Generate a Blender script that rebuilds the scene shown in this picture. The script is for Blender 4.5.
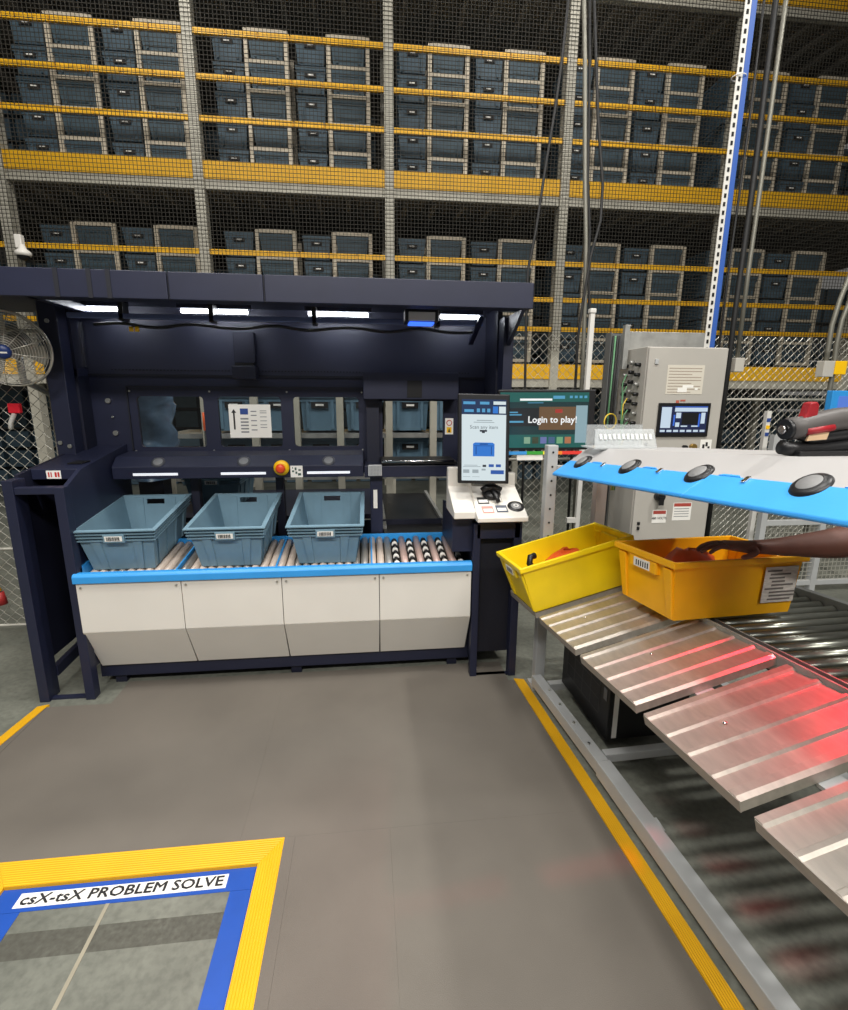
import bpy, bmesh, math, random
from mathutils import Vector, Matrix
random.seed(7)
for o in list(bpy.data.objects): bpy.data.objects.remove(o)
S = bpy.context.scene
COL = S.collection
V = Vector

# ------------------------------------------------------------------ camera, world, lights, exposure
yaw, pit, rol = math.radians(6.49), math.radians(-12.44), math.radians(0.33)
fwd = V((math.sin(yaw)*math.cos(pit), math.cos(yaw)*math.cos(pit), math.sin(pit)))
rgt0 = V((math.cos(yaw), -math.sin(yaw), 0)); up0 = rgt0.cross(fwd)
rgt = math.cos(rol)*rgt0 + math.sin(rol)*up0; upv = -math.sin(rol)*rgt0 + math.cos(rol)*up0
cd = bpy.data.cameras.new('camera'); cam = bpy.data.objects.new('camera', cd); COL.objects.link(cam)
cd.sensor_fit = 'HORIZONTAL'; cd.sensor_width = 36.0; cd.lens = 501.7/848*36.0
cd.clip_start = 0.05; cd.clip_end = 100
M3 = Matrix((rgt, upv, -fwd)).transposed()
cam.matrix_world = Matrix.Translation((0, 0, 1.65)) @ M3.to_4x4()
S.camera = cam

wd = bpy.data.worlds.new('hall'); S.world = wd; wd.use_nodes = True
wd.node_tree.nodes['Background'].inputs[0].default_value = (1.0, 0.97, 0.92, 1)
wd.node_tree.nodes['Background'].inputs[1].default_value = 0.13

def area(name, loc, tgt, sx, sy, power, col=(1, 0.95, 0.87)):
    l = bpy.data.lights.new(name, 'AREA'); l.shape = 'RECTANGLE'; l.size = sx; l.size_y = sy
    l.energy = power; l.color = col
    o = bpy.data.objects.new(name, l); COL.objects.link(o); o.location = loc
    o.rotation_euler = (V(tgt)-V(loc)).to_track_quat('-Z', 'Y').to_euler()
    return o
# rows of high-bay fittings in the open hall in front of the rack
WL = (1, 0.97, 0.92)
area('high_bay_light', (-2.6, 0.9, 6.6), (-2.6, 0.9, 0), 0.5, 2.4, 160, WL)
area('high_bay_light', (0.4, 0.9, 6.6), (0.4, 0.9, 0), 0.5, 2.4, 165, WL)
area('high_bay_light', (3.9, 1.2, 6.5), (3.2, 1.4, 0), 0.25, 0.25, 185, WL)
area('high_bay_light', (-1.2, -3.0, 5.6), (-1.0, 0.6, 0.9), 2.4, 0.5, 235, WL)
area('high_bay_light', (2.4, -3.0, 5.6), (2.0, 0.6, 0.9), 2.4, 0.5, 205, WL)
area('high_bay_light', (-2.5, 4.9, 7.6), (-2.5, 6.8, 4.2), 2.4, 0.5, 140, WL)
area('high_bay_light', (2.5, 4.9, 7.6), (2.5, 6.8, 4.2), 2.4, 0.5, 140, WL)

S.view_settings.view_transform = 'Standard'; S.view_settings.look = 'None'
S.view_settings.exposure = 0.0; S.view_settings.gamma = 1.0; S.view_settings.use_curve_mapping = False

# ------------------------------------------------------------------ materials
def lin(c):
    r = []
    for x in c[:3]:
        x = x/255.0
        r.append(x/12.92 if x <= 0.04045 else ((x+0.055)/1.055)**2.4)
    return (*r, 1.0)
MATS = {}
def mat(name, col, rough=0.5, metal=0.0, var=0.0, scale=20.0, bump=0.0, bscale=None, emit=0.0, spec=0.5, stretch=None, coord='Object', alpha=None, col2=None, detail=4.0):
    if name in MATS: return MATS[name]
    m = bpy.data.materials.new(name); m.use_nodes = True; MATS[name] = m
    nt = m.node_tree; N = nt.nodes; L = nt.links; b = N['Principled BSDF']
    c = lin(col)
    b.inputs['Base Color'].default_value = c; b.inputs['Roughness'].default_value = rough
    b.inputs['Metallic'].default_value = metal; b.inputs['Specular IOR Level'].default_value = spec
    if emit:
        b.inputs['Emission Color'].default_value = c; b.inputs['Emission Strength'].default_value = emit
    if var or bump:
        tc = N.new('ShaderNodeTexCoord'); mp = N.new('ShaderNodeMapping'); L.new(tc.outputs[coord], mp.inputs[0])
        if stretch: mp.inputs['Scale'].default_value = stretch
        nz = N.new('ShaderNodeTexNoise'); nz.inputs['Scale'].default_value = scale; nz.inputs['Detail'].default_value = detail
        L.new(mp.outputs[0], nz.inputs[0])
        if var:
            rp = N.new('ShaderNodeValToRGB'); e = rp.color_ramp.elements
            d = lin(col2) if col2 else tuple(x*(1-var) for x in c[:3])+(1,)
            u = tuple(min(1, x*(1+var*0.6)) for x in c[:3])+(1,) if not col2 else c
            e[0].position = 0.3; e[0].color = d; e[1].position = 0.7; e[1].color = u
            L.new(nz.outputs['Fac'], rp.inputs[0]); L.new(rp.outputs[0], b.inputs['Base Color'])
        if bump:
            n2 = N.new('ShaderNodeTexNoise'); n2.inputs['Scale'].default_value = bscale or scale*4; n2.inputs['Detail'].default_value = 3
            L.new(mp.outputs[0], n2.inputs[0])
            bp = N.new('ShaderNodeBump'); bp.inputs['Strength'].default_value = bump; bp.inputs['Distance'].default_value = 0.002
            L.new(n2.outputs['Fac'], bp.inputs['Height']); L.new(bp.outputs[0], b.inputs['Normal'])
    return m

navy = mat('navy_paint', (31, 35, 57), 0.42, 0.0, 0.10, 6, 0.25, 260)
navy_d = mat('navy_paint_matt', (22, 25, 44), 0.55, 0.0, 0.10, 5, 0.2, 260)
black = mat('black_plastic', (22, 22, 24), 0.4)
black_m = mat('black_matt', (16, 16, 17), 0.75)
seamk = mat('dark_seam', (18, 20, 32), 0.6)
panelw = mat('panel_offwhite', (222, 218, 210), 0.45, 0, 0.04, 3, 0.1, 200)
bluelip = mat('blue_edge_plastic', (52, 152, 226), 0.4, 0, 0.05, 8)
bluecon = mat('blue_console_plastic', (62, 160, 238), 0.42, 0, 0.05, 8, 0.1, 120)
whitep = mat('white_plastic', (226, 222, 214), 0.4, 0, 0.03, 4)
whitecon = mat('white_console_metal', (176, 174, 173), 0.42, 0, 0.03, 5)
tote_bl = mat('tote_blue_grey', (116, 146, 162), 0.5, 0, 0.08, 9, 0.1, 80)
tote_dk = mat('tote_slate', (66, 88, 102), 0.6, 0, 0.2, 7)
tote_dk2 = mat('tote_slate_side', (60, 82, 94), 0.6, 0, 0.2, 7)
beige = mat('pod_frame_beige', (206, 195, 174), 0.6, 0, 0.1, 6)
galv = mat('galvanised_steel', (168, 168, 164), 0.45, 0.55, 0.2, 12)
greyp = mat('grey_paint', (176, 178, 178), 0.45, 0, 0.08, 6)
rackp = mat('rack_upright_grey', (178, 174, 160), 0.55, 0.1, 0.1, 5)
yelr = mat('yellow_rail', (236, 178, 16), 0.5, 0, 0.12, 8)
yelk = mat('yellow_kick_plate', (232, 176, 14), 0.5, 0, 0.08, 3)
yelt = mat('yellow_tote_plastic', (246, 214, 10), 0.42, 0, 0.10, 5, 0.15, 60)
yelt2 = mat('orange_yellow_tote_plastic', (250, 180, 8), 0.42, 0, 0.10, 5, 0.15, 60)
deckm = mat('deck_dark_steel', (128, 124, 116), 0.8, 0.0, 0.2, 2)
netm = mat('net_cord', (44, 41, 34), 0.8)
fencem = mat('fence_wire', (196, 194, 184), 0.45, 0.5)
fencep = mat('fence_post_galv', (172, 170, 160), 0.5, 0.4, 0.1, 8)
stain = mat('stainless_sheet', (196, 188, 178), 0.42, 0.75, 0.12, 9, 0.06, 40, stretch=(6, 1, 6))
rolst = mat('roller_zinc', (150, 152, 142), 0.3, 0.9, 0.15, 14)
rolb = mat('roller_beige', (206, 190, 176), 0.4, 0.1, 0.06, 8)
rolp = mat('roller_pink_grey', (196, 168, 158), 0.35, 0.3, 0.06, 8)
rolg = mat('roller_grey', (160, 156, 150), 0.32, 0.5, 0.06, 8)
paper = mat('paper_white', (236, 234, 228), 0.7)
ink = mat('ink_black', (30, 30, 32), 0.7)
inkg = mat('ink_grey', (130, 132, 136), 0.7)
inkr = mat('ink_red', (196, 40, 36), 0.6)
inkb = mat('ink_blue', (40, 70, 140), 0.6)
cabm = mat('cabinet_grey', (176, 172, 164), 0.5, 0, 0.05, 4, 0.1, 150)
chrome = mat('chrome', (220, 220, 220), 0.15, 1.0)
screw = mat('zinc_bolt', (196, 196, 190), 0.3, 0.9)
ledm = mat('led_tube', (245, 250, 255), 0.4, emit=30.0)
ledstrip = mat('led_strip', (232, 236, 244), 0.4, emit=0.45)
redp = mat('red_plastic', (150, 28, 36), 0.4)
yelp = mat('yellow_plastic', (250, 196, 10), 0.4)
skin = mat('brown_skin', (104, 66, 54), 0.55, 0, 0.12, 20, 0.15, 90)
orangep = mat('orange_wrap', (236, 92, 28), 0.45, 0, 0.2, 14)
greyl = mat('light_disc_grey', (128, 128, 128), 0.5, 0, 0.05, 90)
rubber = mat('black_rubber', (30, 30, 31), 0.7)
cablem = mat('cable_black', (26, 26, 26), 0.6)
conduit = mat('conduit_grey', (122, 120, 110), 0.45, 0.4)
strutw = mat('strut_white', (214, 212, 206), 0.5)
strutb = mat('strut_blue', (52, 92, 170), 0.45)
wirem = mat('fan_wire', (196, 192, 182), 0.35, 0.6)

def glass_mat(name, tint=(1, 1, 1), refl=0.10, haze=0.0):
    m = bpy.data.materials.new(name); m.use_nodes = True; nt = m.node_tree; N = nt.nodes; L = nt.links
    N.clear(); out = N.new('ShaderNodeOutputMaterial')
    t = N.new('ShaderNodeBsdfTransparent'); t.inputs[0].default_value = (*tint, 1)
    g = N.new('ShaderNodeBsdfGlossy'); g.inputs['Roughness'].default_value = 0.03
    mx = N.new('ShaderNodeMixShader'); fr = N.new('ShaderNodeFresnel'); fr.inputs[0].default_value = 1.45
    L.new(fr.outputs[0], mx.inputs[0])
    L.new(t.outputs[0], mx.inputs[1]); L.new(g.outputs[0], mx.inputs[2])
    last = mx
    if haze:
        d = N.new('ShaderNodeBsdfDiffuse'); d.inputs[0].default_value = (0.8, 0.82, 0.82, 1)
        m2 = N.new('ShaderNodeMixShader'); m2.inputs[0].default_value = haze
        L.new(mx.outputs[0], m2.inputs[1]); L.new(d.outputs[0], m2.inputs[2]); last = m2
    L.new(last.outputs[0], out.inputs[0]); return m
glass = glass_mat('window_glass', (0.95, 0.97, 0.97))
acryl = glass_mat('clear_acrylic', (0.95, 0.97, 0.98), haze=0.28)

def emis(name, col, s=1.0):
    if name in MATS: return MATS[name]
    m = mat(name, col, 0.25, emit=s); m.node_tree.nodes['Principled BSDF'].inputs['Base Color'].default_value = (0.01, 0.01, 0.01, 1)
    return m

# concrete floor with a dark worn band, and the mat
def concrete():
    m = bpy.data.materials.new('concrete'); m.use_nodes = True; nt = m.node_tree; N = nt.nodes; L = nt.links; b = N['Principled BSDF']
    tc = N.new('ShaderNodeNewGeometry')
    n1 = N.new('ShaderNodeTexNoise'); n1.inputs['Scale'].default_value = 1.6; n1.inputs['Detail'].default_value = 7; n1.inputs['Roughness'].default_value = 0.65
    n2 = N.new('ShaderNodeTexNoise'); n2.inputs['Scale'].default_value = 38; n2.inputs['Detail'].default_value = 4
    L.new(tc.outputs['Position'], n1.inputs[0]); L.new(tc.outputs['Position'], n2.inputs[0])
    r1 = N.new('ShaderNodeValToRGB'); r1.color_ramp.elements[0].position = 0.3; r1.color_ramp.elements[0].color = lin((88, 90, 82)); r1.color_ramp.elements[1].position = 0.72; r1.color_ramp.elements[1].color = lin((136, 138, 127))
    r2 = N.new('ShaderNodeValToRGB'); r2.color_ramp.elements[0].position = 0.25; r2.color_ramp.elements[0].color = (0.58, 0.58, 0.58, 1); r2.color_ramp.elements[1].position = 0.6; r2.color_ramp.elements[1].color = (1, 1, 1, 1)
    L.new(n1.outputs[0], r1.inputs[0]); L.new(n2.outputs[0], r2.inputs[0])
    mx = N.new('ShaderNodeMixRGB'); mx.blend_type = 'MULTIPLY'; mx.inputs[0].default_value = 0.7
    L.new(r1.outputs[0], mx.inputs[1]); L.new(r2.outputs[0], mx.inputs[2])
    # worn dark band of old tape residue across the slab at y 1.29..1.37
    sp = N.new('ShaderNodeSeparateXYZ'); L.new(tc.outputs['Position'], sp.inputs[0])
    def math_(op, a, bb):
        q = N.new('ShaderNodeMath'); q.operation = op
        for i, x in enumerate((a, bb)):
            if isinstance(x, (int, float)): q.inputs[i].default_value = x
            else: L.new(x, q.inputs[i])
        return q.outputs[0]
    band = math_('MULTIPLY', math_('GREATER_THAN', sp.outputs[1], 1.292), math_('LESS_THAN', sp.outputs[1], 1.374))
    xin = math_('MULTIPLY', math_('GREATER_THAN', sp.outputs[0], -1.25), math_('LESS_THAN', sp.outputs[0], -0.4))
    msk = math_('MULTIPLY', math_('MULTIPLY', band, xin), 0.75)
    n3 = N.new('ShaderNodeTexNoise'); n3.inputs['Scale'].default_value = 60; L.new(tc.outputs['Position'], n3.inputs[0])
    msk = math_('MULTIPLY', msk, math_('ADD', math_('MULTIPLY', n3.outputs[0], 1.1), 0.4))
    m2 = N.new('ShaderNodeMixRGB'); m2.inputs[2].default_value = lin((66, 64, 56)); L.new(msk, m2.inputs[0]); L.new(mx.outputs[0], m2.inputs[1])
    L.new(m2.outputs[0], b.inputs['Base Color']); b.inputs['Roughness'].default_value = 0.6
    bp = N.new('ShaderNodeBump'); bp.inputs['Strength'].default_value = 0.15; bp.inputs['Distance'].default_value = 0.003
    L.new(n2.outputs[0], bp.inputs['Height']); L.new(bp.outputs[0], b.inputs['Normal'])
    return m
concr = concrete()
matm = mat('rubber_mat', (106, 100, 92), 0.62, 0, 0.14, 2.2, 0.5, 420, detail=6)
def ribbed(name, col, axis, freq, rough=0.5):
    m = mat(name, col, rough, 0, 0.06, 6); nt = m.node_tree; N = nt.nodes; L = nt.links; b = N['Principled BSDF']
    tc = N.new('ShaderNodeTexCoord'); w = N.new('ShaderNodeTexWave'); w.bands_direction = axis; w.inputs['Scale'].default_value = freq; w.inputs['Distortion'].default_value = 0.1
    L.new(tc.outputs['Object'], w.inputs[0]); bp = N.new('ShaderNodeBump'); bp.inputs['Strength'].default_value = 0.5; bp.inputs['Distance'].default_value = 0.004
    L.new(w.outputs['Fac'], bp.inputs['Height']); L.new(bp.outputs[0], b.inputs['Normal']); return m
yelx = ribbed('yellow_ramp_x', (236, 176, 12), 'X', 35); yely = ribbed('yellow_ramp_y', (236, 176, 12), 'Y', 35)
bluet = mat('blue_floor_tape', (24, 76, 168), 0.4, 0, 0.1, 8)

# ------------------------------------------------------------------ mesh helpers
OR = {}
class MB:
    def __init__(s): s.v = []; s.f = []; s.sm = []
    def add(s, vs, fs, smooth=False):
        n = len(s.v); s.v += [V(p) for p in vs]
        for f in fs: s.f.append(tuple(i+n for i in f)); s.sm.append(smooth)
        return s
    def hexa(s, p):
        return s.add(p, [(0, 3, 2, 1), (4, 5, 6, 7), (0, 1, 5, 4), (1, 2, 6, 5), (2, 3, 7, 6), (3, 0, 4, 7)])
    def box(s, x0, x1, y0, y1, z0, z1):
        return s.hexa([(x0, y0, z0), (x1, y0, z0), (x1, y1, z0), (x0, y1, z0), (x0, y0, z1), (x1, y0, z1), (x1, y1, z1), (x0, y1, z1)])
    def obb(s, o, a, b, c):
        o, a, b, c = V(o), V(a), V(b), V(c)
        return s.hexa([o, o+a, o+a+b, o+b, o+c, o+a+c, o+a+b+c, o+b+c])
    def quad(s, o, a, b):
        o, a, b = V(o), V(a), V(b); return s.add([o, o+a, o+a+b, o+b], [(0, 1, 2, 3)])
    def prism(s, pts, d):
        pts = [V(p) for p in pts]; d = V(d); n = len(pts)
        return s.add(pts+[p+d for p in pts], [tuple(range(n-1, -1, -1)), tuple(range(n, 2*n))]+[(i, (i+1) % n, n+(i+1) % n, n+i) for i in range(n)])
    def cyl(s, p0, p1, r, n=12, r2=None, caps=True):
        p0, p1 = V(p0), V(p1); d = (p1-p0).normalized(); a = d.orthogonal().normalized(); b = d.cross(a); r2 = r if r2 is None else r2
        vs = []
        for p, q in ((p0, r), (p1, r2)):
            for i in range(n):
                t = 2*math.pi*i/n; vs.append(p+a*(q*math.cos(t))+b*(q*math.sin(t)))
        s.add(vs, [(i, (i+1) % n, n+(i+1) % n, n+i) for i in range(n)], n > 5)
        if caps: s.add(vs, [tuple(range(n-1, -1, -1)), tuple(range(n, 2*n))])
        return s
    def tube(s, pts, r, n=8, closed=False):
        pts = [V(p) for p in pts]; k = len(pts); vs = []; pa = None
        for i, p in enumerate(pts):
            if closed: d = (pts[(i+1) % k]-pts[i-1]).normalized()
            else: d = (pts[min(i+1, k-1)]-pts[max(i-1, 0)]).normalized()
            a = d.orthogonal().normalized() if pa is None else (pa-d*pa.dot(d)).normalized()
            pa = a; b = d.cross(a)
            for j in range(n):
                t = 2*math.pi*j/n; vs.append(p+a*(r*math.cos(t))+b*(r*math.sin(t)))
        fs = []
        for i in range(k if closed else k-1):
            i2 = (i+1) % k
            for j in range(n): fs.append((i*n+j, i*n+(j+1) % n, i2*n+(j+1) % n, i2*n+j))
        if not closed: fs += [tuple(range(n-1, -1, -1)), tuple((k-1)*n+j for j in range(n))]
        return s.add(vs, fs, True)
    def lathe(s, prof, o, ax, n=24, smooth=True):
        o = V(o); d = V(ax).normalized(); a = d.orthogonal().normalized(); b = d.cross(a); vs = []; fs = []
        for r, h in prof:
            for i in range(n):
                t = 2*math.pi*i/n; vs.append(o+d*h+a*(r*math.cos(t))+b*(r*math.sin(t)))
        for k in range(len(prof)-1):
            for i in range(n): fs.append((k*n+i, k*n+(i+1) % n, (k+1)*n+(i+1) % n, (k+1)*n+i))
        s.add(vs, fs, smooth)
        return s
    def ring(s, o, ax, R, r, n=32, m=5):
        o = V(o); d = V(ax).normalized(); a = d.orthogonal().normalized(); b = d.cross(a)
        return s.tube([o+a*(R*math.cos(2*math.pi*i/n))+b*(R*math.sin(2*math.pi*i/n)) for i in range(n)], r, m, True)
    def build(s, name, m, parent=None, bevel=0.0, kind=None, seg=2):
        me = bpy.data.meshes.new(name)
        if parent is not None: o0 = OR[parent.name]
        else:
            xs = [p.x for p in s.v]; ys = [p.y for p in s.v]
            o0 = V(((min(xs)+max(xs))/2, (min(ys)+max(ys))/2, min(p.z for p in s.v)))
        me.from_pydata([tuple(p-o0) for p in s.v], [], s.f); me.update()
        me.polygons.foreach_set('use_smooth', s.sm)
        bm = bmesh.new(); bm.from_mesh(me); bmesh.ops.remove_doubles(bm, verts=bm.verts, dist=1e-6); bmesh.ops.recalc_face_normals(bm, faces=bm.faces); bm.to_mesh(me); bm.free()
        me.materials.append(m)
        o = bpy.data.objects.new(name, me); COL.objects.link(o)
        if parent is not None: o.parent = parent
        else: o.location = o0
        OR[o.name] = o0
        if bevel:
            bv = o.modifiers.new('bevel', 'BEVEL'); bv.width = bevel; bv.segments = seg; bv.limit_method = 'ANGLE'; bv.angle_limit = 0.6
        if kind: o['kind'] = kind
        return o
def bx(*a): return MB().box(*a)
def tag(o, label, cat, group=None):
    o['label'] = label; o['category'] = cat
    if group: o['group'] = group
    return o
def thing(name, label, cat, loc=(0, 0, 0), group=None):
    o = bpy.data.objects.new(name, None); o.empty_display_size = 0.1; COL.objects.link(o); o.location = loc; OR[o.name] = V(loc)
    return tag(o, label, cat, group)
def struct(name, mb, m, parent=None, **k):
    o = mb.build(name, m, parent, **k)
    if parent is None: o['kind'] = 'structure'
    return o
def copy_tree(o, parent=None):
    c = o.copy(); COL.objects.link(c)
    if parent is not None: c.parent = parent
    OR[c.name] = OR.get(o.name, V((0, 0, 0)))
    for ch in list(o.children): copy_tree(ch, c)
    return c
def text_mesh(txt, size, parent, name, m, o, ax, ay, align='CENTER', shear=0.0, wide=1.0, bold=1.0):
    cu = bpy.data.curves.new('txt', 'FONT'); cu.body = txt; cu.size = size; cu.align_x = align; cu.align_y = 'CENTER'; cu.shear = shear; cu.resolution_u = 2
    t = bpy.data.objects.new('txt', cu); COL.objects.link(t); bpy.context.view_layer.update()
    me = bpy.data.meshes.new_from_object(t.evaluated_get(bpy.context.evaluated_depsgraph_get()))
    bpy.data.objects.remove(t); bpy.data.curves.remove(cu)
    o, ax, ay = V(o), V(ax).normalized(), V(ay).normalized()
    q = MB(); k = 0.018*size*bold; nz = ax.cross(ay)
    for i, (dx, dy) in enumerate(((0, 0), (k, 0), (-k, 0), (0, k), (0, -k)) if bold else ((0, 0),)):
        q.add([o+ax*(v.co.x*wide+dx)+ay*(v.co.y+dy)+nz*(0.00004*i) for v in me.vertices], [tuple(p.vertices) for p in me.polygons])
    bpy.data.meshes.remove(me)
    return q.build(name, m, parent, kind='stuff')
class Face:      # a flat face to place print on: origin (lower left), U and V edges, normal N
    def __init__(s, o, u, v): s.o, s.u, s.v = V(o), V(u), V(v); s.n = s.u.cross(s.v).normalized()
    def p(s, a, b, h=0): return s.o+s.u*a+s.v*b+s.n*h
    def rects(s, name, rs, m, parent, h=0.001):
        q = MB()
        for a0, b0, a1, b1 in rs: q.add([s.p(a0, b0, h), s.p(a1, b0, h), s.p(a1, b1, h), s.p(a0, b1, h)], [(0, 1, 2, 3)])
        return q.build(name, m, parent)
    def text(s, name, txt, size, a, b, m, parent, h=0.0015, **k):
        return text_mesh(txt, size, parent, name, m, s.p(a, b, h), s.u, s.v, **k)
    def slab(s, name, a0, b0, a1, b1, h0, h1, m, parent, bevel=0):
        q = MB().obb(s.p(a0, b0, h0), s.u*(a1-a0), s.v*(b1-b0), s.n*(h1-h0)); return q.build(name, m, parent, bevel)

# ------------------------------------------------------------------ floor, walls
fl = struct('floor', bx(-9, 11, -4, 15, -0.1, 0), concr)
struct('wall_back', bx(-9, 11, 12.6, 12.8, 0, 10), mat('wall_dark', (74, 74, 72), 0.8, 0, 0.1, 1))
sj = MB().box(-0.886, -0.874, -1.0, 1.52, 0, 0.0015); struct('trim_1', sj, mat('joint_filler', (152, 146, 128), 0.7, 0, 0.15, 12))
# rubber mat in sections round the marked problem-solve bay
FM = thing('floor_mat', 'dark grey rubber floor matting in front of the navy station', 'mat', (0, 1.5, 0))
for x0, x1, y0, y1 in ((-0.337, -0.298, -0.6, 1.6297), (-0.2975, 0.06, -0.6, 1.6297), (0.0603, 0.80, -0.6, 1.6297), (-0.50, 0.80, 1.63, 2.585), (-1.72, -0.5003, 1.63, 2.585), (-1.72, -1.32, -0.6, 1.629)):
    bx(x0, x1, y0, y1, 0, 0.012).build('mat_section', matm, FM)
MB().prism([(-1.40, 2.587, 0), (0.80, 2.587, 0), (0.80, 2.80, 0), (-1.40, 2.80, 0)], (0, 0, 0.010)).build('mat_section', matm, FM)
# right and left bevelled yellow ramp edges
MB().add([(0.795, -0.6, 0.012), (0.80, 2.60, 0.012), (0.80, 2.60, 0), (0.795, -0.6, 0)], [(0, 1, 2, 3)]).build('mat_filler', matm, FM)
def ramp(name, a, b, wv, m):
    a, b, wv = V(a), V(b), V(wv)
    return MB().add([a, b, b+wv, a+wv, a+V((0, 0, .013)), b+V((0, 0, .013)), b+wv+V((0, 0, .003)), a+wv+V((0, 0, .003))],
                    [(0, 3, 2, 1), (4, 5, 6, 7), (0, 1, 5, 4), (1, 2, 6, 5), (2, 3, 7, 6), (3, 0, 4, 7)]).build(name, m)
# wedge of mat filling up to the slanting yellow edge
MB().prism([(0.80, -0.6, 0), (1.035, -0.6, 0), (0.833, 2.585, 0), (0.80, 2.585, 0)], (0, 0, 0.012)).build('mat_section', matm, FM)
tag(ramp('yellow_edge_strip', (1.038, -0.6, 0), (0.836, 2.60, 0), (0.062, 0.002, 0), yelx), 'long ribbed yellow edging strip between the matting and the conveyor frame', 'edging')
tag(ramp('yellow_edge_strip', (-1.722, 2.61, 0), (-1.90, 1.0, 0), (-0.062, 0.0, 0), yelx), 'short ribbed yellow edging strip ending at the navy left-hand leg', 'edging')
MB().prism([(-1.722, 2.585, 0), (-1.722, 1.0, 0), (-1.90, 1.0, 0)], (0, 0, 0.012)).build('mat_section', matm, FM)
BAY = thing('floor_marking', 'yellow and blue bordered problem solve bay marked on the concrete', 'floor marking', (-0.8, 1.2, 0))
def wedge(name, P, m, z=0.013): return MB().prism([(x, y, 0) for x, y in P], (0, 0, z)).build(name, m, BAY)
wedge('yellow_border', [(-1.33, 1.629), (-0.337, 1.629), (-0.415, 1.528), (-1.25, 1.528)], yely)
wedge('yellow_border', [(-0.337, 1.629), (-0.337, -0.5), (-0.415, -0.5), (-0.415, 1.527)], yelx)
wedge('yellow_border', [(-1.33, 1.629), (-1.33, -0.5), (-1.25, -0.5), (-1.25, 1.527)], yelx)
wedge('blue_tape', [(-1.25, 1.526), (-0.415, 1.526), (-0.415, 1.443), (-1.25, 1.443)], bluet, 0.0016)
wedge('blue_tape', [(-0.490, 1.442), (-0.416, 1.442), (-0.416, -0.5), (-0.490, -0.5)], bluet, 0.0016)
wedge('blue_tape', [(-1.249, 1.442), (-1.148, 1.442), (-1.148, -0.5), (-1.249, -0.5)], bluet, 0.0016)
SG = thing('floor_sticker', 'white floor sticker lettered problem solve lying on blue tape', 'sticker', (-0.845, 1.481, 0.002))
bx(-1.181, -0.509, 1.456, 1.507, 0.0017, 0.0030).build('sticker_sheet', paper, SG)
text_mesh('csX-tsX PROBLEM SOLVE', 0.0505, SG, 'lettering', ink, (-0.845, 1.4815, 0.0036), (1, 0, 0), (0, 1, 0), wide=1.17, bold=1.6)

# ------------------------------------------------------------------ storage rack on mezzanine levels
RY = 7.5
UX = [-6.85, -4.44, -2.08, 0.36, 2.78, 5.20, 7.60, 10.0]
RK = thing('storage_rack', 'tall steel mezzanine rack with yellow guard rails behind the safety net', 'rack', (0.36, RY, 0))
for x in UX:
    MB().box(x-0.06, x+0.06, RY-0.06, RY+0.02, 0, 8.2).box(x-0.06, x-0.045, RY+0.02, RY+0.10, 0, 8.2).box(x+0.045, x+0.06, RY+0.02, RY+0.10, 0, 8.2).build('upright', rackp, RK)
    bx(x-0.05, x+0.05, 9.2, 9.3, 0, 8.2).build('rear_upright', rackp, RK)
for lv in (1.98, 4.44, 6.90):
    for i in range(len(UX)-1):
        x0, x1 = UX[i]+0.062, UX[i+1]-0.062
        bx(x0, x1, RY-0.035, RY-0.005, lv-0.095, lv+0.115).build('kick_plate', yelk, RK)
        MB().box(x0, x1, RY-0.03, RY+0.05, lv-0.215, lv-0.155).box(x0, x1, RY-0.02, RY+0.0, lv-0.155, lv-0.097).build('deck_beam', rackp, RK)
    for i in range(len(UX)-1):
        bx(UX[i]+0.0, UX[i+1], RY+0.11, 12.5, lv-0.10, lv-0.04).build('deck_panel', deckm, RK)
jm = None
for lv in (1.98, 4.44, 6.90):
    for k in range(42):
        if jm is None:
            jm = bx(-6.63, -6.57, RY+0.12, 12.4, lv-0.22, lv-0.102).build('joist', deckm, RK)
        else:
            c = jm.copy(); COL.objects.link(c); c.location = (0.4*k, 0, lv-1.98)
RAILZ = [5.016, 5.475, 5.954, 3.474, 2.991, 2.59, 7.5]
for z in RAILZ:
    for i in range(len(UX)-1):
        q = MB(); x = UX[i]+0.062; x1 = UX[i+1]-0.062
        n = 6; w = (x1-x)/n
        for k in range(n): q.box(x+k*w+0.006, x+(k+1)*w-0.006, RY-0.05, RY-0.012, z-0.032, z+0.032)
        q.box(x, x1, RY-0.03, RY-0.014, z-0.022, z+0.022)
        q.build('guard_rail', yelr, RK)

def make_tote(name, w, d, h, m, handle, label, group):
    t = thing(name, label, 'tote', (0, 0, 0), group)
    q = MB(); a, b = w/2, w/2*0.9; c, e = d, d*0.96
    q.hexa([(-b, 0.02, 0), (b, 0.02, 0), (b, e, 0), (-b, e, 0), (-a, 0.004, h*0.86), (a, 0.004, h*0.86), (a, d, h*0.86), (-a, d, h*0.86)])
    q.box(-a-0.008, a+0.008, -0.008, d, h*0.86, h); q.box(-a-0.008, a+0.008, -0.004, 0.01, h*0.76, h*0.80)
    for s in (-1, 1): q.box(s*b*0.72-0.012, s*b*0.72+0.012, -0.004, 0.02, 0.02, h*0.76)
    q.build('body', m, t)
    if handle:
        bx(-0.075, 0.075, -0.012, 0.0, h*0.60, h*0.76).build('handle_recess', black_m, t)
        bx(-0.036, 0.036, -0.017, -0.012, h*0.655, h*0.705).build('label', paper, t)
    else:
        bx(-a*0.8, a*0.8, -0.010, -0.004, h*0.2, h*0.24).build('rib', m, t)
    return t
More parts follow.
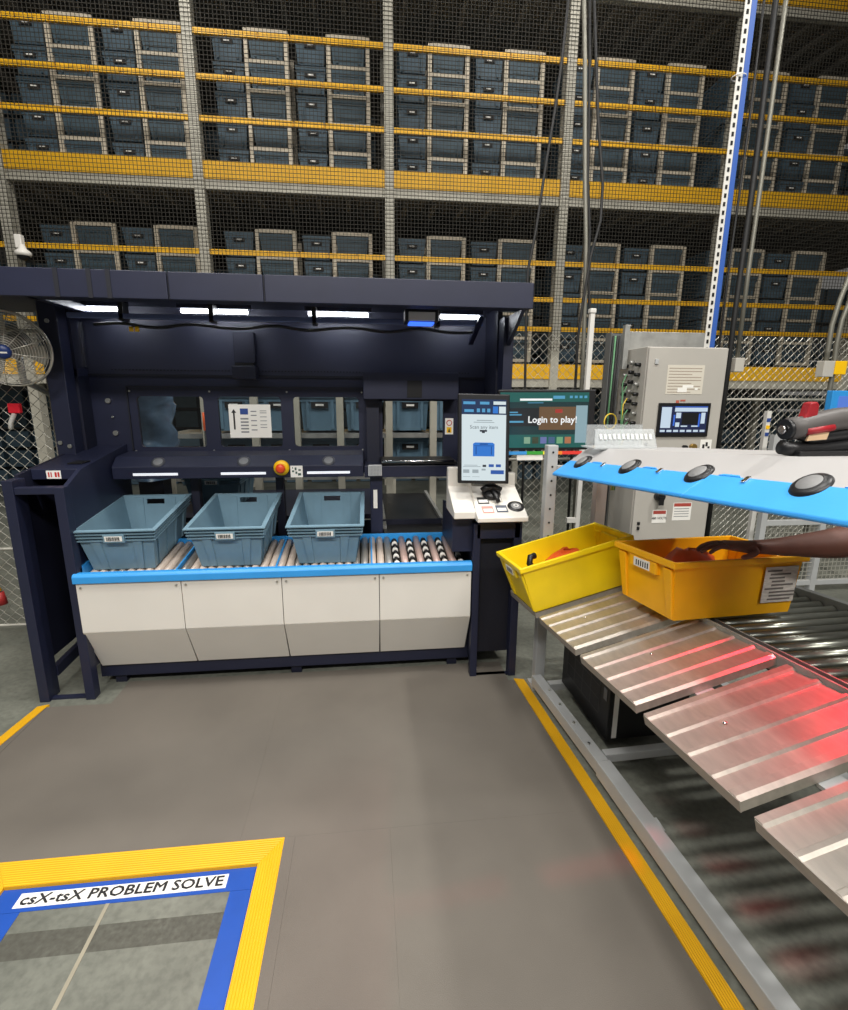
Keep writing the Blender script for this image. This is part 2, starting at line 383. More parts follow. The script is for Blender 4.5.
GL = {2: ('slate tote with white label stored above the middle yellow kick plate', 'slate tote held in a beige frame above the middle yellow kick plate', 'beige ladder frame holding totes above the middle yellow kick plate'),
      1: ('slate tote with white label stored below the middle yellow kick plate', 'slate tote held in a beige frame below the middle yellow kick plate', 'beige ladder frame holding totes below the middle yellow kick plate')}
pt = 0.346
ROWW = ['bottom', 'second', 'middle', 'fourth', 'top']
BAYW = ['bay beyond the dome camera', 'bay beside the dome camera', 'bay above the fan side hood', 'bay above the kiosk', 'bay before the blue strut', 'bay beyond the blue strut']
def make_frame(rows, lab, group):
    f = thing('tote_frame', lab, 'frame', (0, 0, 0), group)
    H = rows*pt+0.03
    for x in (0.0, 0.525):
        bx(x, x+0.055, 0, 0.05, 0, H).build('post', beige, f)
        bx(x, x+0.055, 0.6, 0.65, 0, H).build('rear_post', beige, f)
    r0 = None
    for k in range(rows+1):
        if r0 is None: r0 = bx(0.055, 0.525, 0.004, 0.046, 0, 0.045).build('rung', beige, f)
        else:
            c = r0.copy(); COL.objects.link(c); c.location = (0, 0, k*pt-0.008)
    return f
for lv, z0 in ((2, 4.58), (1, 2.16)):
    l1, l2, l3 = GL[lv]; g = 'above' if lv == 2 else 'below'
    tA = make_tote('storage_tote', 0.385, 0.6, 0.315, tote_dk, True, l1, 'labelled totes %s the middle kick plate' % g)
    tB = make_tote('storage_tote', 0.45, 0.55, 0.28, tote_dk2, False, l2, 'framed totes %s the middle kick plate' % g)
    fr = make_frame(5, l3, 'beige frames %s the middle kick plate' % g)
    used = [False, False, False]
    def put(root, i, loc):
        o = root if not used[i] else copy_tree(root)
        used[i] = True; o.location = loc; return o
    for b in range(len(UX)-1):
        for ci, off in enumerate((0.19, 1.27)):
            X = UX[b]+off-{1: 0.13, 2: 0.05}.get(b, 0.03)
            if X > 7.0 or X < -5.2: continue
            dy = random.uniform(-0.02, 0.03); col_ = ('first', 'second')[ci]; up_ = 'upper' if lv == 2 else 'lower'
            put(fr, 2, (X+0.41, RY+0.50, z0))['label'] = 'beige ladder frame, %s of two, %s level, %s' % (col_, up_, BAYW[b])
            for k in range(5):
                put(tA, 0, (X+0.195+random.uniform(-.008, .008), RY+0.51+dy+random.uniform(0, .02), z0+0.02+k*pt))['label'] = 'labelled slate tote, %s row, %s stack, %s level, %s' % (ROWW[k], col_, up_, BAYW[b])
                put(tB, 1, (X+0.41+0.29, RY+0.52, z0+0.048+k*pt))['label'] = 'framed slate tote, %s row, %s frame, %s level, %s' % (ROWW[k], col_, up_, BAYW[b])
# rear rows: solid bank of totes seen only as gaps between the front ones
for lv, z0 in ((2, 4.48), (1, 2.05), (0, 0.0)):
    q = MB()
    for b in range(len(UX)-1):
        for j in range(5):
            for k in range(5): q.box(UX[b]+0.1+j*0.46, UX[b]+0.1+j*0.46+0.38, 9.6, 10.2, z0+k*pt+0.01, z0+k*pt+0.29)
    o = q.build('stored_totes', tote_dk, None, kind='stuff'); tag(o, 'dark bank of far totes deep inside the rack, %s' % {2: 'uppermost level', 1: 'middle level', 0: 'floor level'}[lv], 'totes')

# safety net hung in front of the rack, one sheet per bay
for i in range(len(UX)-1):
    q = MB(); yN = RY-0.11; x0, x1 = UX[i], UX[i+1]; z0, z1 = 2.28, 8.0; sp = 0.0475; t = 0.0027
    k = 0
    n = int(round((x1-x0)/sp))
    for k in range(n): xx = x0+(x1-x0)*k/n; q.box(xx-t, xx+t, yN-t, yN+t, z0, z1)
    n = int(round((z1-z0)/sp))
    for k in range(n): zz = z0+(z1-z0)*k/n; q.box(x0, x1, yN-t, yN+t, zz-t, zz+t)
    o = q.build('safety_net', netm, None, kind='stuff')
    tag(o, 'square mesh safety net hung in front of the rack uprights', 'net', 'safety net sheets')

# ------------------------------------------------------------------ chain-link fences
def fence(label, x0, x1, y, z0, z1, posts, rails, m=0.036, y1=None):
    root = thing('chain_link_fence', label, 'fence', ((x0+x1)/2, y, 0))
    y1 = y if y1 is None else y1
    d = V((x1-x0, y1-y, 0)); Lx = d.length; d.normalize(); nn = V((-d.y, d.x, 0))
    q = MB(); st = m; n = int(Lx/m); J = int((z1-z0)/st); O = V((x0, y, z0)); r = 0.0027
    for k in range(n):
        P = [O+d*(m*(k+((j+k) % 2)))+V((0, 0, j*st))+nn*(0.003 if (j+k) % 2 else -0.003) for j in range(J+1)]
        q.tube(P, r, 3)
    q.sm = [False]*len(q.sm)
    q.build('wire_mesh', fencem, root, kind='stuff')
    for px in posts:
        p = O+d*(px-x0); p.z = 0
        MB().cyl(p, p+V((0, 0, z1+0.05)), 0.027, 12).build('post', fencep, root)
    for rz in rails:
        a = O.copy(); a.z = rz; MB().cyl(a, a+d*Lx, 0.012, 8).build('rail', fencep, root)
    return root
fence('chain link fence to the side of the navy station, behind the fan', -4.2, -1.93, 3.52, 0.06, 2.02, (-3.1, -1.95), (0.07, 0.62, 2.02))
fence('chain link fence panel between the navy station and the grey cabinet', 0.98, 2.1, 4.25, 0.06, 2.16, (1.0,), (0.08, 1.1))
fence('chain link fence panel beyond the grey control cabinet', 2.72, 5.9, 4.35, 0.06, 2.20, (5.9,), (0.08, 1.62), m=0.034)
WP = thing('fence_post', 'white capped square post beside the monitor and chain link fence', 'post', (1.75, 3.95, 0))
bx(1.735, 1.770, 3.93, 3.965, 0, 2.27).build('shaft', strutw, WP); bx(1.728, 1.777, 3.923, 3.972, 2.27, 2.305).build('cap', strutw, WP, 0.006); bx(1.66, 1.735, 3.93, 3.965, 0.6, 0.64).build('bracket', strutw, WP); bx(1.66, 1.735, 3.93, 3.965, 1.0, 1.04).build('bracket', strutw, WP)

# ------------------------------------------------------------------ navy picking station
YF, YW = 2.65, 3.40
ST = thing('picking_station', 'navy blue tote picking station with hood, windows and roller table', 'machine', (-0.46, 3.0, 0))
# hood
sx = [-2.35, -1.408, -1.265, -1.181, -0.920, -0.480, 0.862]
for i in range(6):
    bx(sx[i]+0.004, sx[i+1]-0.004, YF, YF+0.02, 2.082, 2.206).build('fascia_panel', navy, ST, 0.003)
bx(-2.35, 0.862, YF+0.012, YF+0.03, 2.084, 2.204).build('fascia_backing', seamk, ST)
for x in (-1.408, -1.265, -1.181): bx(x-0.010, x+0.010, YF-0.003, YF+0.012, 2.080, 2.208).build('fascia_joint', seamk, ST)
MB().prism([(-2.35, YF+0.03, 2.204), (-2.35, YF+0.03, 2.09), (-2.35, 2.80, 2.09), (-2.35, 2.86, 2.16), (-2.35, 3.75, 2.16), (-2.35, 3.75, 2.204)], (3.212, 0, 0)).build('hood_roof', navy_d, ST)
# led tubes and wiring rail beneath the hood
bx(-1.62, 0.70, 3.10, 3.13, 2.050, 2.078).build('wiring_rail', mat('rail_silver_blue', (110, 124, 166), 0.3, 0.7), ST, 0.003)
MB().tube([(-1.5+0.055*k, 3.13+0.010*math.sin(k*1.3), 2.02+0.010*math.sin(k*0.8)) for k in range(40)], 0.009, 6).build('cable_loom', cablem, ST)
for x0, x1 in ((-1.56, -1.36), (-1.05, -0.68), (-0.33, 0.02), (0.45, 0.70)):
    MB().cyl((x0, 3.20, 2.112), (x1, 3.20, 2.112), 0.011, 10).build('led_tube', ledm, ST)
    bx(x0-0.02, x1+0.02, 3.185, 3.215, 2.126, 2.16).build('lamp_housing', navy_d, ST)
for x in (-1.34, -0.86, -0.29, 0.43):
    bx(x-0.014, x+0.014, 3.10, 3.18, 2.04, 2.14).build('lamp_clamp', black, ST, 0.003)
for x in (-1.30, -1.27): MB().cyl((x, 3.12, 1.985), (x, 3.12, 2.01), 0.012, 10).build('yellow_knob', yelp, ST)
CM = bx(0.215, 0.40, 2.86, 2.98, 2.035, 2.10).build('scanner_camera', black, ST, 0.006)
bx(0.235, 0.38, 2.850, 2.862, 2.040, 2.085).build('camera_face', greyp, CM, 0.003); bx(0.24, 0.375, 2.853, 2.97, 2.026, 2.0345).build('blue_light', emis('scan_blue', (60, 110, 255), 1.6), CM)
# back wall: upper panel, window panel with three openings, lower border
bx(-1.70, 0.79, YW, YW+0.03, 1.7501, 2.16).build('upper_panel', mat('navy_semi_gloss', (40, 43, 62), 0.48, 0, 0.06, 6, 0.15, 260), ST)
bx(-1.70, 0.79, YW-0.008, YW, 1.753, 1.763).build('panel_seam', seamk, ST)
q = MB()
for k in range(110):
    x = -1.56+k*0.0205
    if -0.02 < x < 0.60: continue
    q.box(x, x+0.009, YW-0.004, YW+0.001, 1.785, 1.791)
q.build('perforation_row', black_m, ST)
wins = [(-1.435, -1.033), (-0.945, -0.552), (-0.475, -0.052)]; zb, zt = 1.308, 1.628
# window panel built as bars round the openings
edges = [-1.70]+[e for w in wins for e in w]+[0.08]
q = MB().box(-1.70, 0.08, YW, YW+0.03, 1.20, zb).box(-1.70, 0.08, YW, YW+0.03, zt, 1.750)
for i in range(0, len(edges), 2): q.box(edges[i], edges[i+1], YW, YW+0.03, zb, zt)
rc = 0.022
for x0, x1 in wins:      # rounded corners
    for cx, sxn in ((x0, 1), (x1, -1)):
        for cz, sz in ((zb, 1), (zt, -1)):
            P = [(cx, YW, cz)]+[(cx+sxn*rc*(1-math.sin(t)), YW, cz+sz*rc*(1-math.cos(t))) for t in [math.pi/2*j/5 for j in range(6)]]
            q.prism(P, (0, 0.03, 0))
q.build('window_panel', navy, ST)
bx(-1.48, -0.012, YW-0.010, YW, 1.685, 1.692).build('frame_line', seamk, ST); bx(-1.488, -1.480, YW-0.010, YW, 1.29, 1.692).build('frame_line', seamk, ST)
for x0, x1 in wins: bx(x0-0.005, x1+0.005, YW+0.012, YW+0.016, zb-0.005, zt+0.005).build('window_pane', glass, ST)
for x in (-1.47, -0.99, -0.51, -0.03):
    for z in (1.285, 1.66): MB().cyl((x, YW-0.006, z), (x, YW, z), 0.006, 8).build('bolt', screw, ST)
# hinged bracket on the upper panel
bx(-0.81, -0.685, YW-0.05, YW, 1.835, 2.02).build('cover_bracket', navy_d, ST, 0.003); bx(-0.815, -0.675, YW-0.11, YW, 1.735, 1.815).build('sensor_box', navy_d, ST, 0.004); bx(-0.80, -0.69, YW-0.09, YW-0.001, 1.816, 1.833).build('hinge', black, ST)
# instruction sheet taped to the middle window
PS = thing('instruction_sheet', 'white printed instruction sheet taped to the middle window', 'sign', (-0.745, YW-0.004, 1.37))
pf = Face((-0.880, YW-0.0035, 1.368), (0.262, 0, 0), (0, 0, 0.212))
MB().obb(pf.o, pf.u, pf.v, pf.n*0.002).build('sheet', paper, PS)
pf.rects('arrow_print', [(0.10, 0.25, 0.14, 0.75)], ink, PS, 0.003)
pf.rects('block_print', [(0.27, 0.70, 0.46, 0.88)], inkb, PS, 0.003)
pf.rects('text_print', [(0.27, y, 0.46, y+0.045) for y in (0.55, 0.45, 0.35, 0.25, 0.15)]+[(0.52, y, 0.66, y+0.03) for y in (0.78, 0.66, 0.50, 0.36, 0.22)]+[(0.74, y, 0.90, y+0.02) for y in (0.80, 0.74, 0.62, 0.50, 0.38, 0.30)], inkg, PS, 0.003)['kind'] = 'stuff'
MB().add([pf.p(0.06, 0.75, .003), pf.p(0.18, 0.75, .003), pf.p(0.12, 0.86, .003)], [(0, 1, 2)]).build('arrow_head', ink, PS)
# console bar with lamps, led strips, emergency stop
CB = MB().prism([(-1.515, 3.15, 1.142), (-1.515, 3.15, 1.215), (-1.515, 3.22, 1.272), (-1.515, YW, 1.285), (-1.515, YW, 1.142)], (1.49, 0, 0)).build('console_bar', navy, ST, 0.004)
sl = V((0, 0.07, 0.057)).normalized(); sn = V((0, -0.057, 0.07)).normalized()
for x in (-1.258, -0.757, -0.242):
    c = V((x, 3.18, 1.240)); bt = MB().lathe([(0, 0.006), (0.034, 0.006), (0.040, 0.003), (0.041, -0.004)], c, sn, 20).build('lamp_bezel', mat('bezel_dark', (62, 64, 70), 0.4), CB)
    MB().lathe([(0, 0.0075), (0.026, 0.0075), (0.028, 0.006)], c, sn, 20).build('lamp_lens', mat('lens_grey', (120, 122, 124), 0.4), bt)
for x0, x1 in ((-1.396, -1.140), (-0.889, -0.623), (-0.374, -0.110)): bx(x0, x1, 3.146, 3.152, 1.163, 1.178).build('led_strip', ledstrip, CB)
ES = thing('emergency_stop', 'yellow and red emergency stop button on the navy console bar', 'button', (-0.525, 3.15, 1.19))
MB().lathe([(0, 0.0), (0.046, 0.0), (0.047, 0.022), (0.030, 0.030), (0, 0.030)], (-0.525, 3.149, 1.205), (0, -1, 0.0), 24).build('collar', yelp, ES)
MB().lathe([(0.016, 0.03), (0.018, 0.045), (0.028, 0.048), (0.029, 0.060), (0.018, 0.068), (0, 0.070)], (-0.525, 3.149, 1.205), (0, -1, 0.0), 24).build('push_head', mat('estop_orange_red', (226, 74, 24), 0.4), ES)
pk = thing('code_sticker', 'small white printed sticker next to the emergency stop', 'sticker', (-0.437, 3.148, 1.143))
sf = Face((-0.474, 3.1485, 1.143), (0.074, 0, 0), (0, 0, 0.072)); MB().obb(sf.o, sf.u, sf.v, sf.n*0.0015).build('sheet', paper, pk)
sf.rects('print', [(0.12, 0.45, 0.3, 0.6), (0.35, 0.6, 0.5, 0.85), (0.4, 0.3, 0.55, 0.5), (0.65, 0.55, 0.85, 0.7), (0.6, 0.15, 0.85, 0.35), (0.15, 0.75, 0.22, 0.9)], mat('ink_green', (70, 90, 80), 0.7), pk, 0.0022)
# right-hand access bay: housing, opening frame, shelf, speaker
bx(-0.018, 0.590, 3.25, YW, 1.618, 1.785).build('drive_housing', navy, ST, 0.004)
bx(0.258, 0.352, 3.246, 3.27, 1.63, 1.735).build('housing_slot', black_m, ST)
MB().box(0.08, 0.105, YW, YW+0.03, 1.10, 1.62).box(0.515, 0.79, YW, YW+0.03, 1.14, 1.75).box(0.08, 0.515, YW, YW+0.03, 1.605, 1.75).build('access_frame', navy, ST)
bx(0.0, 0.08, 3.34, YW, 1.20, 1.62).build('frame_post', navy_d, ST)
SHF = bx(0.085, 0.565, 3.12, YW, 1.222, 1.236).build('access_shelf', black, ST); MB().cyl((0.09, 3.12, 1.240), (0.545, 3.12, 1.240), 0.008, 8).build('shelf_bar', chrome, SHF)
bx(-0.020, 0.575, 3.135, YW, 1.138, 1.210).build('bay_beam', navy, ST, 0.003)
sk = bx(0.003, 0.089, 3.115, 3.135, 1.149, 1.219).build('speaker_plate', greyp, ST, 0.004)
q = MB(); [q.box(0.012+0.009*i, 0.017+0.009*i, 3.1135, 3.1155, 1.156+0.0085*j, 1.161+0.0085*j) for i in range(8) for j in range(7)]; q.build('speaker_holes', inkg, sk)
SS = thing('warning_sticker', 'small warning sticker with red and yellow symbols by the access bay', 'sticker', (0.545, 3.395, 1.39))
wf = Face((0.527, 3.398, 1.385), (0.056, 0, 0), (0, 0, 0.108)); MB().obb(wf.o, wf.u, wf.v, wf.n*0.0015).build('sheet', paper, SS)
wf.rects('yellow_triangle', [(0.2, 0.1, 0.8, 0.45)], yelp, SS, 0.002); MB().ring(wf.p(0.5, 0.72, .003), wf.n, 0.017, 0.003, 16, 4).build('red_ring', inkr, SS)
MB().add([wf.p(.35, .15, .003), wf.p(.65, .15, .003), wf.p(.5, .4, .003)], [(0, 1, 2)]).build('black_triangle', ink, SS)
# side structures
LP = [(2.65, 0.0), (2.65, 1.222), (3.5, 1.330), (3.5, 0.0)]
# left wing
bx(-1.795, -1.745, YF, YF+0.10, 0, 1.222).build('front_leg', navy, ST, 0.003)
MB().prism([(-1.795, YF+0.10, 0.20), (-1.795, YF+0.10, 1.236), (-1.795, 3.5, 1.335), (-1.795, 3.5, 0.20)], (0.02, 0, 0)).build('outer_side_panel', navy_d, ST)
bx(-1.795, -1.745, 3.42, 3.5, 0, 0.2).build('rear_leg', navy_d, ST)
bx(-1.560, -1.512, YF, YF+0.06, 0.0, 1.185).build('inner_leg', navy, ST, 0.003)
MB().prism([(-1.545, YF+0.06, 0.16), (-1.545, YF+0.06, 1.185), (-1.545, 2.85, 1.25), (-1.545, 3.4, 1.330), (-1.545, 3.4, 0.16)], (0.022, 0, 0)).build('inner_side_panel', navy, ST)
bx(-1.745, -1.560, YF+0.005, YF+0.045, 1.150, 1.186).build('front_crossbar', navy, ST, 0.003)
MB().prism([(-1.774, 2.85, 1.195), (-1.774, 2.85, 1.250), (-1.774, 3.5, 1.335), (-1.774, 3.5, 1.195)], (0.228, 0, 0)).build('wing_top_box', navy, ST, 0.003)
bx(-1.774, -1.546, YF+0.05, 2.852, 1.150, 1.162).build('wing_ledge', navy_d, ST)
bx(-1.774, -1.546, 3.20, 3.22, 0.16, 1.19).build('recess_back', navy_d, ST)
bx(-1.745, -1.56, YF+0.02, YF+0.05, 0.0, 0.012).build('foot_bar', navy, ST)
bx(-1.774, -1.546, 3.02, 3.06, 0.13, 0.20).build('low_crossbar', navy, ST, 0.003)
MB().prism([(-1.77, YF+0.1, 0.1), (-1.77, YF+0.1, 0.16), (-1.77, 3.4, 0.2), (-1.77, 3.4, 0.13)], (0.03, 0, 0)).build('low_side_bar', navy, ST)
WS = thing('label_sticker', 'small white and red sticker on the navy wing box front', 'sticker', (-1.66, 2.848, 1.198))
lf = Face((-1.698, 2.8485, 1.199), (0.072, 0, 0), (0, 0, 0.044)); MB().obb(lf.o, lf.u, lf.v, lf.n*0.0015).build('sheet', paper, WS)
lf.rects('red_print', [(0.12, 0.2, 0.22, 0.8), (0.3, 0.2, 0.38, 0.8), (0.58, 0.2, 0.72, 0.8), (0.78, 0.2, 0.9, 0.8)], inkr, WS, 0.002)
tagp = MB().obb((-1.64, 2.94, 1.2645), (0.075, 0, 0), (0.02, 0.06, 0.0078), (0, -0.001, 0.006)).build('name_plate', black, ST, 0.002)
# column and panels between wing and hood, left
bx(-1.815, -1.715, 3.18, 3.28, 1.27, 2.16).build('hood_column', navy, ST, 0.004)
bx(-1.745, -1.70, 3.28, YW+0.1, 1.27, 2.16).build('side_panel', navy_d, ST)
bx(-1.72, -1.695, 3.28, YW, 1.74, 1.79).build('side_rail', navy, ST, 0.003); bx(-1.70, -1.688, 3.36, 3.385, 1.80, 2.06).build('corner_rod', chrome, ST)
bx(-1.60, -1.56, 2.70, 3.38, 2.09, 2.13).build('hood_arm', navy, ST, 0.003)
for p in ((-1.79, 3.178, 1.36), (-1.74, 3.178, 1.34), (-1.765, 3.178, 2.04)): MB().cyl(p, V(p)+V((0, -0.008, 0)), 0.012, 10).build('bolt', screw, ST)
for p in ((-1.60, YW, 1.60), (-1.585, YW, 1.50), (-1.578, YW, 1.40)): MB().cyl(p, V(p)+V((0, -0.012, 0)), 0.016 if p[2] != 1.5 else 0.006, 10).build('bolt', screw, ST)
# right column
bx(0.80, 0.86, 2.98, 3.10, 1.0, 2.09).build('hood_column', navy, ST, 0.004)
bx(0.79, 0.82, 3.10, YW+0.1, 0.9, 2.16).build('side_panel', navy_d, ST)
MB().prism([(0.82, YF+0.06, 2.09), (0.82, 2.98, 2.09), (0.82, 2.98, 1.93)], (0.02, 0, 0)).build('gusset', navy, ST)
MB().prism([(0.655, 2.99, 2.085), (0.655, 3.02, 2.085), (0.655, 3.30, 1.99), (0.655, 3.30, 1.96)], (0.03, 0, 0)).build('hood_stay', navy, ST)
# roller table, sloping gently towards the front
tz = lambda y: 0.70+0.122*(y-2.69)
q = MB()
lip = [(2.632, 0.678), (2.632, 0.716), (2.645, 0.730), (2.675, 0.730), (2.690, 0.716), (2.690, 0.678)]
MB().prism([(-1.530, y, z) for y, z in lip], (2.106, 0, 0)).build('blue_edge', bluelip, ST, 0.004)
MB().prism([(-1.532, 2.69, 0.66), (-1.532, 2.69, 0.745), (-1.532, 3.14, 0.80), (-1.532, 3.14, 0.66)], (0.02, 0, 0)).build('blue_side', bluelip, ST)
MB().prism([(-1.51, 3.135, 0.70), (-1.51, 3.135, 0.765), (-1.51, 3.15, 0.767), (-1.51, 3.15, 0.70)], (2.06, 0, 0)).build('blue_back_strip', bluelip, ST)
MB().prism([(-1.51, 2.69, 0.60), (-1.51, 2.69, 0.655), (-1.51, 3.14, 0.71), (-1.51, 3.14, 0.60)], (2.08, 0, 0)).build('table_bed', mat('bed_dark', (56, 52, 46), 0.6), ST)
x = -1.485; k = 0; r0 = {}
while x < 0.545:
    m = rolb
    if x > 0.02: m = (rolp, rolb)[k % 2] if x > 0.17 else (rolb, rolg, rolg)[k % 3]
    elif k % 7 in (2, 3): m = rolg
    key = m.name
    if x > 0.15 and (k % 2):
        for j in range(9):
            y = 2.72+j*0.046; MB().cyl((x, y, tz(y)-0.024), (x, y+0.022, tz(y+0.022)-0.024), 0.018, 8).build('drive_wheel', paper if j % 2 else black, ST)
        MB().cyl((x, 2.695, tz(2.695)-0.024), (x, 3.13, tz(3.13)-0.024), 0.011, 8).build('roller', rolg, ST)
    elif key in r0:
        c = r0[key][0].copy(); COL.objects.link(c); c.location = (x-r0[key][1], 0, 0)
    else:
        r0[key] = (MB().cyl((x, 2.695, tz(2.695)-0.021), (x, 3.13, tz(3.13)-0.021), 0.021, 12).build('roller', m, ST), x)
    x += 0.047; k += 1
for x in (-1.05, -0.52, 0.01):
    MB().prism([(x, 2.70, tz(2.70)-0.03), (x, 2.70, tz(2.70)+0.008), (x, 3.13, tz(3.13)+0.008), (x, 3.13, tz(3.13)-0.03)], (0.008, 0, 0)).build('lane_divider', bluelip, ST)
# front panels (upper vertical, lower leaning in)
xs = [-1.522, -0.998, -0.476, 0.053, 0.574]
for i in range(4):
    a, b = xs[i]+0.002, xs[i+1]-0.002
    pn = MB().prism([(a, 2.645, 0.402), (a, 2.645, 0.678), (a, 2.662, 0.678), (a, 2.662, 0.402)], (b-a, 0, 0)).build('front_panel', panelw, ST)
    # lower half leans back; sides taper with the frame
    MB().hexa([(a, 2.645, 0.400), (b, 2.645, 0.400), (b, 2.662, 0.40), (a, 2.662, 0.40)][:0] or
              [(a+0.002, 2.775, 0.135), (b-0.002, 2.775, 0.135), (b-0.002, 2.79, 0.14), (a+0.002, 2.79, 0.14), (a, 2.645, 0.400), (b, 2.645, 0.400), (b, 2.66, 0.405), (a, 2.66, 0.405)]).build('kick_panel', panelw, ST)
    for xx in (a+0.022, b-0.022): MB().cyl((xx, 2.646, 0.653), (xx, 2.640, 0.653), 0.006, 8).build('screw', screw, pn)
bx(-1.545, 0.60, 2.80, 2.88, 0.05, 0.128).build('base_beam', navy, ST, 0.004)
MB().prism([(-1.535, 2.67, 0.42), (-1.535, 2.80, 0.13), (-1.535, 2.86, 0.05), (-1.535, 3.0, 0.05), (-1.535, 3.0, 0.66), (-1.535, 2.67, 0.66)], (0.022, 0, 0)).build('end_plate', navy, ST)
MB().prism([(0.578, 2.67, 0.42), (0.578, 2.80, 0.13), (0.578, 2.86, 0.05), (0.578, 3.0, 0.05), (0.578, 3.0, 0.66), (0.578, 2.67, 0.66)], (0.018, 0, 0)).build('end_plate', navy_d, ST)
for x in (-1.45, -0.45, 0.5): bx(x-0.03, x+0.03, 2.82, 2.87, 0, 0.06).build('foot', navy_d, ST)
bx(-1.5, 0.57, 2.95, 2.97, 0.03, 0.62).build('belly_panel', navy_d, ST)
# posts under the console and the access-bay conveyor running back into the machine
for x0, x1 in ((0.014, 0.093), (0.535, 0.60)):
    ps = bx(x0, x1, 3.18, 3.26, 0.60, 1.14).build('bay_post', navy, ST, 0.003)
    bx(x0+0.02, x0+0.045, 3.175, 3.18, 0.93, 1.05).build('sensor_strip', paper, ps)
bx(0.10, 0.53, 3.16, 4.5, 0.735, 0.765).build('infeed_belt', black, ST); bx(0.095, 0.12, 3.27, 4.5, 0.766, 0.79).build('belt_guide', galv, ST); bx(0.51, 0.534, 3.27, 4.5, 0.766, 0.79).build('belt_guide', galv, ST)
for x in (-1.1, -0.57): bx(x-0.025, x+0.025, 3.3, 3.36, 0.6, 1.15).build('bay_post', navy_d, ST)
bx(-1.7, 0.79, 3.38, 3.40, 0.5, 0.80).build('rear_lower_panel', navy_d, ST)
bx(-1.52, -0.02, YW, YW+0.03, 1.13, 1.205).build('lower_border', navy_d, ST)

MB().cyl((-1.4, 3.62, 2.125), (0.6, 3.62, 2.125), 0.014, 8).build('inner_fill_tube', mat('inner_fill_glow', (245, 246, 240), 0.4, emit=7.0), ST)  # unseen glowing tube, added to brighten what shows through the windows
# machine interior frame seen through the panes
IF = thing('support_stand', 'galvanised post stand standing behind the navy station windows', 'stand', (-0.6, 4.6, 0))
for x in (-1.72, -1.38, -0.97, -0.615, -0.235, 0.20, 0.60, 1.0):
    bx(x-0.03, x+0.03, 4.55, 4.61, 0, 2.1).build('post', rackp, IF)
for z in (0.9, 1.28, 1.72): bx(-1.75, 1.03, 4.62, 4.66, z-0.02, z+0.02).build('cross_rail', galv, IF); bx(-1.75, 1.03, 4.66, 5.22, z+0.0, z+0.018).build('tier_board', galv, IF)
lab_i = 'slate tote on edge on the stand behind the station window'
tI = make_tote('inner_tote', 0.34, 0.5, 0.34, mat('tote_inner', (96, 126, 146), 0.5, 0, 0.1, 8), True, lab_i, 'totes behind the station windows')
spots = [(x, z) for x in (-1.17, -0.79, 0.40, 0.80) for z in (0.92, 1.30)]+[(-0.02, 1.30), (-0.02, 0.92), (0.4, 1.74), (-0.42, 1.30), (-0.42, 0.92)]
for i, (x, z) in enumerate(spots):
    o = tI if i == 0 else copy_tree(tI); o.location = (x, 4.70, z+0.02)
    o['label'] = 'slate tote on the %s tier behind the station, %s' % ({0.92: 'low', 1.30: 'middle', 1.74: 'upper'}[z], {-1.17: 'under the signal post window', -0.79: 'by the instruction sheet', -0.42: 'between sheet and third window', -0.02: 'beside the third window', 0.40: 'behind the access bay', 0.80: 'behind the kiosk'}[x])
WR = thing('wrapped_bundle', 'blue plastic wrapped bundle behind the first station window', 'bundle', (-1.65, 4.1, 1.2))
bm = MB(); nn = 14
P = []
for j in range(12):
    for i in range(nn):
        t = 2*math.pi*i/nn; rr = 0.17*(1+0.18*math.sin(3*t+j*1.7)+0.1*random.random()); P.append((-1.66+rr*math.cos(t), 4.1+rr*math.sin(t), 1.0+0.07*j))
bm.add(P, [(j*nn+i, j*nn+(i+1) % nn, (j+1)*nn+(i+1) % nn, (j+1)*nn+i) for j in range(11) for i in range(nn)], True)
bm.build('wrap', mat('blue_film', (120, 150, 182), 0.25, 0, 0.3, 10, 0.6, 30), WR); bx(-1.75, -1.57, 4.02, 4.18, 0.0, 1.0).build('pedestal', navy_d, WR)
OB = thing('signal_post', 'orange and red signal post behind the first station window', 'post', (-1.27, 4.2, 0.816))
bx(-1.285, -1.255, 4.19, 4.22, 0.816, 1.36).build('pole', galv, OB); MB().cyl((-1.27, 4.2, 1.36), (-1.27, 4.2, 1.50), 0.022, 10).build('beacon', mat('beacon_orange', (236, 100, 50), 0.4, emit=0.25), OB)

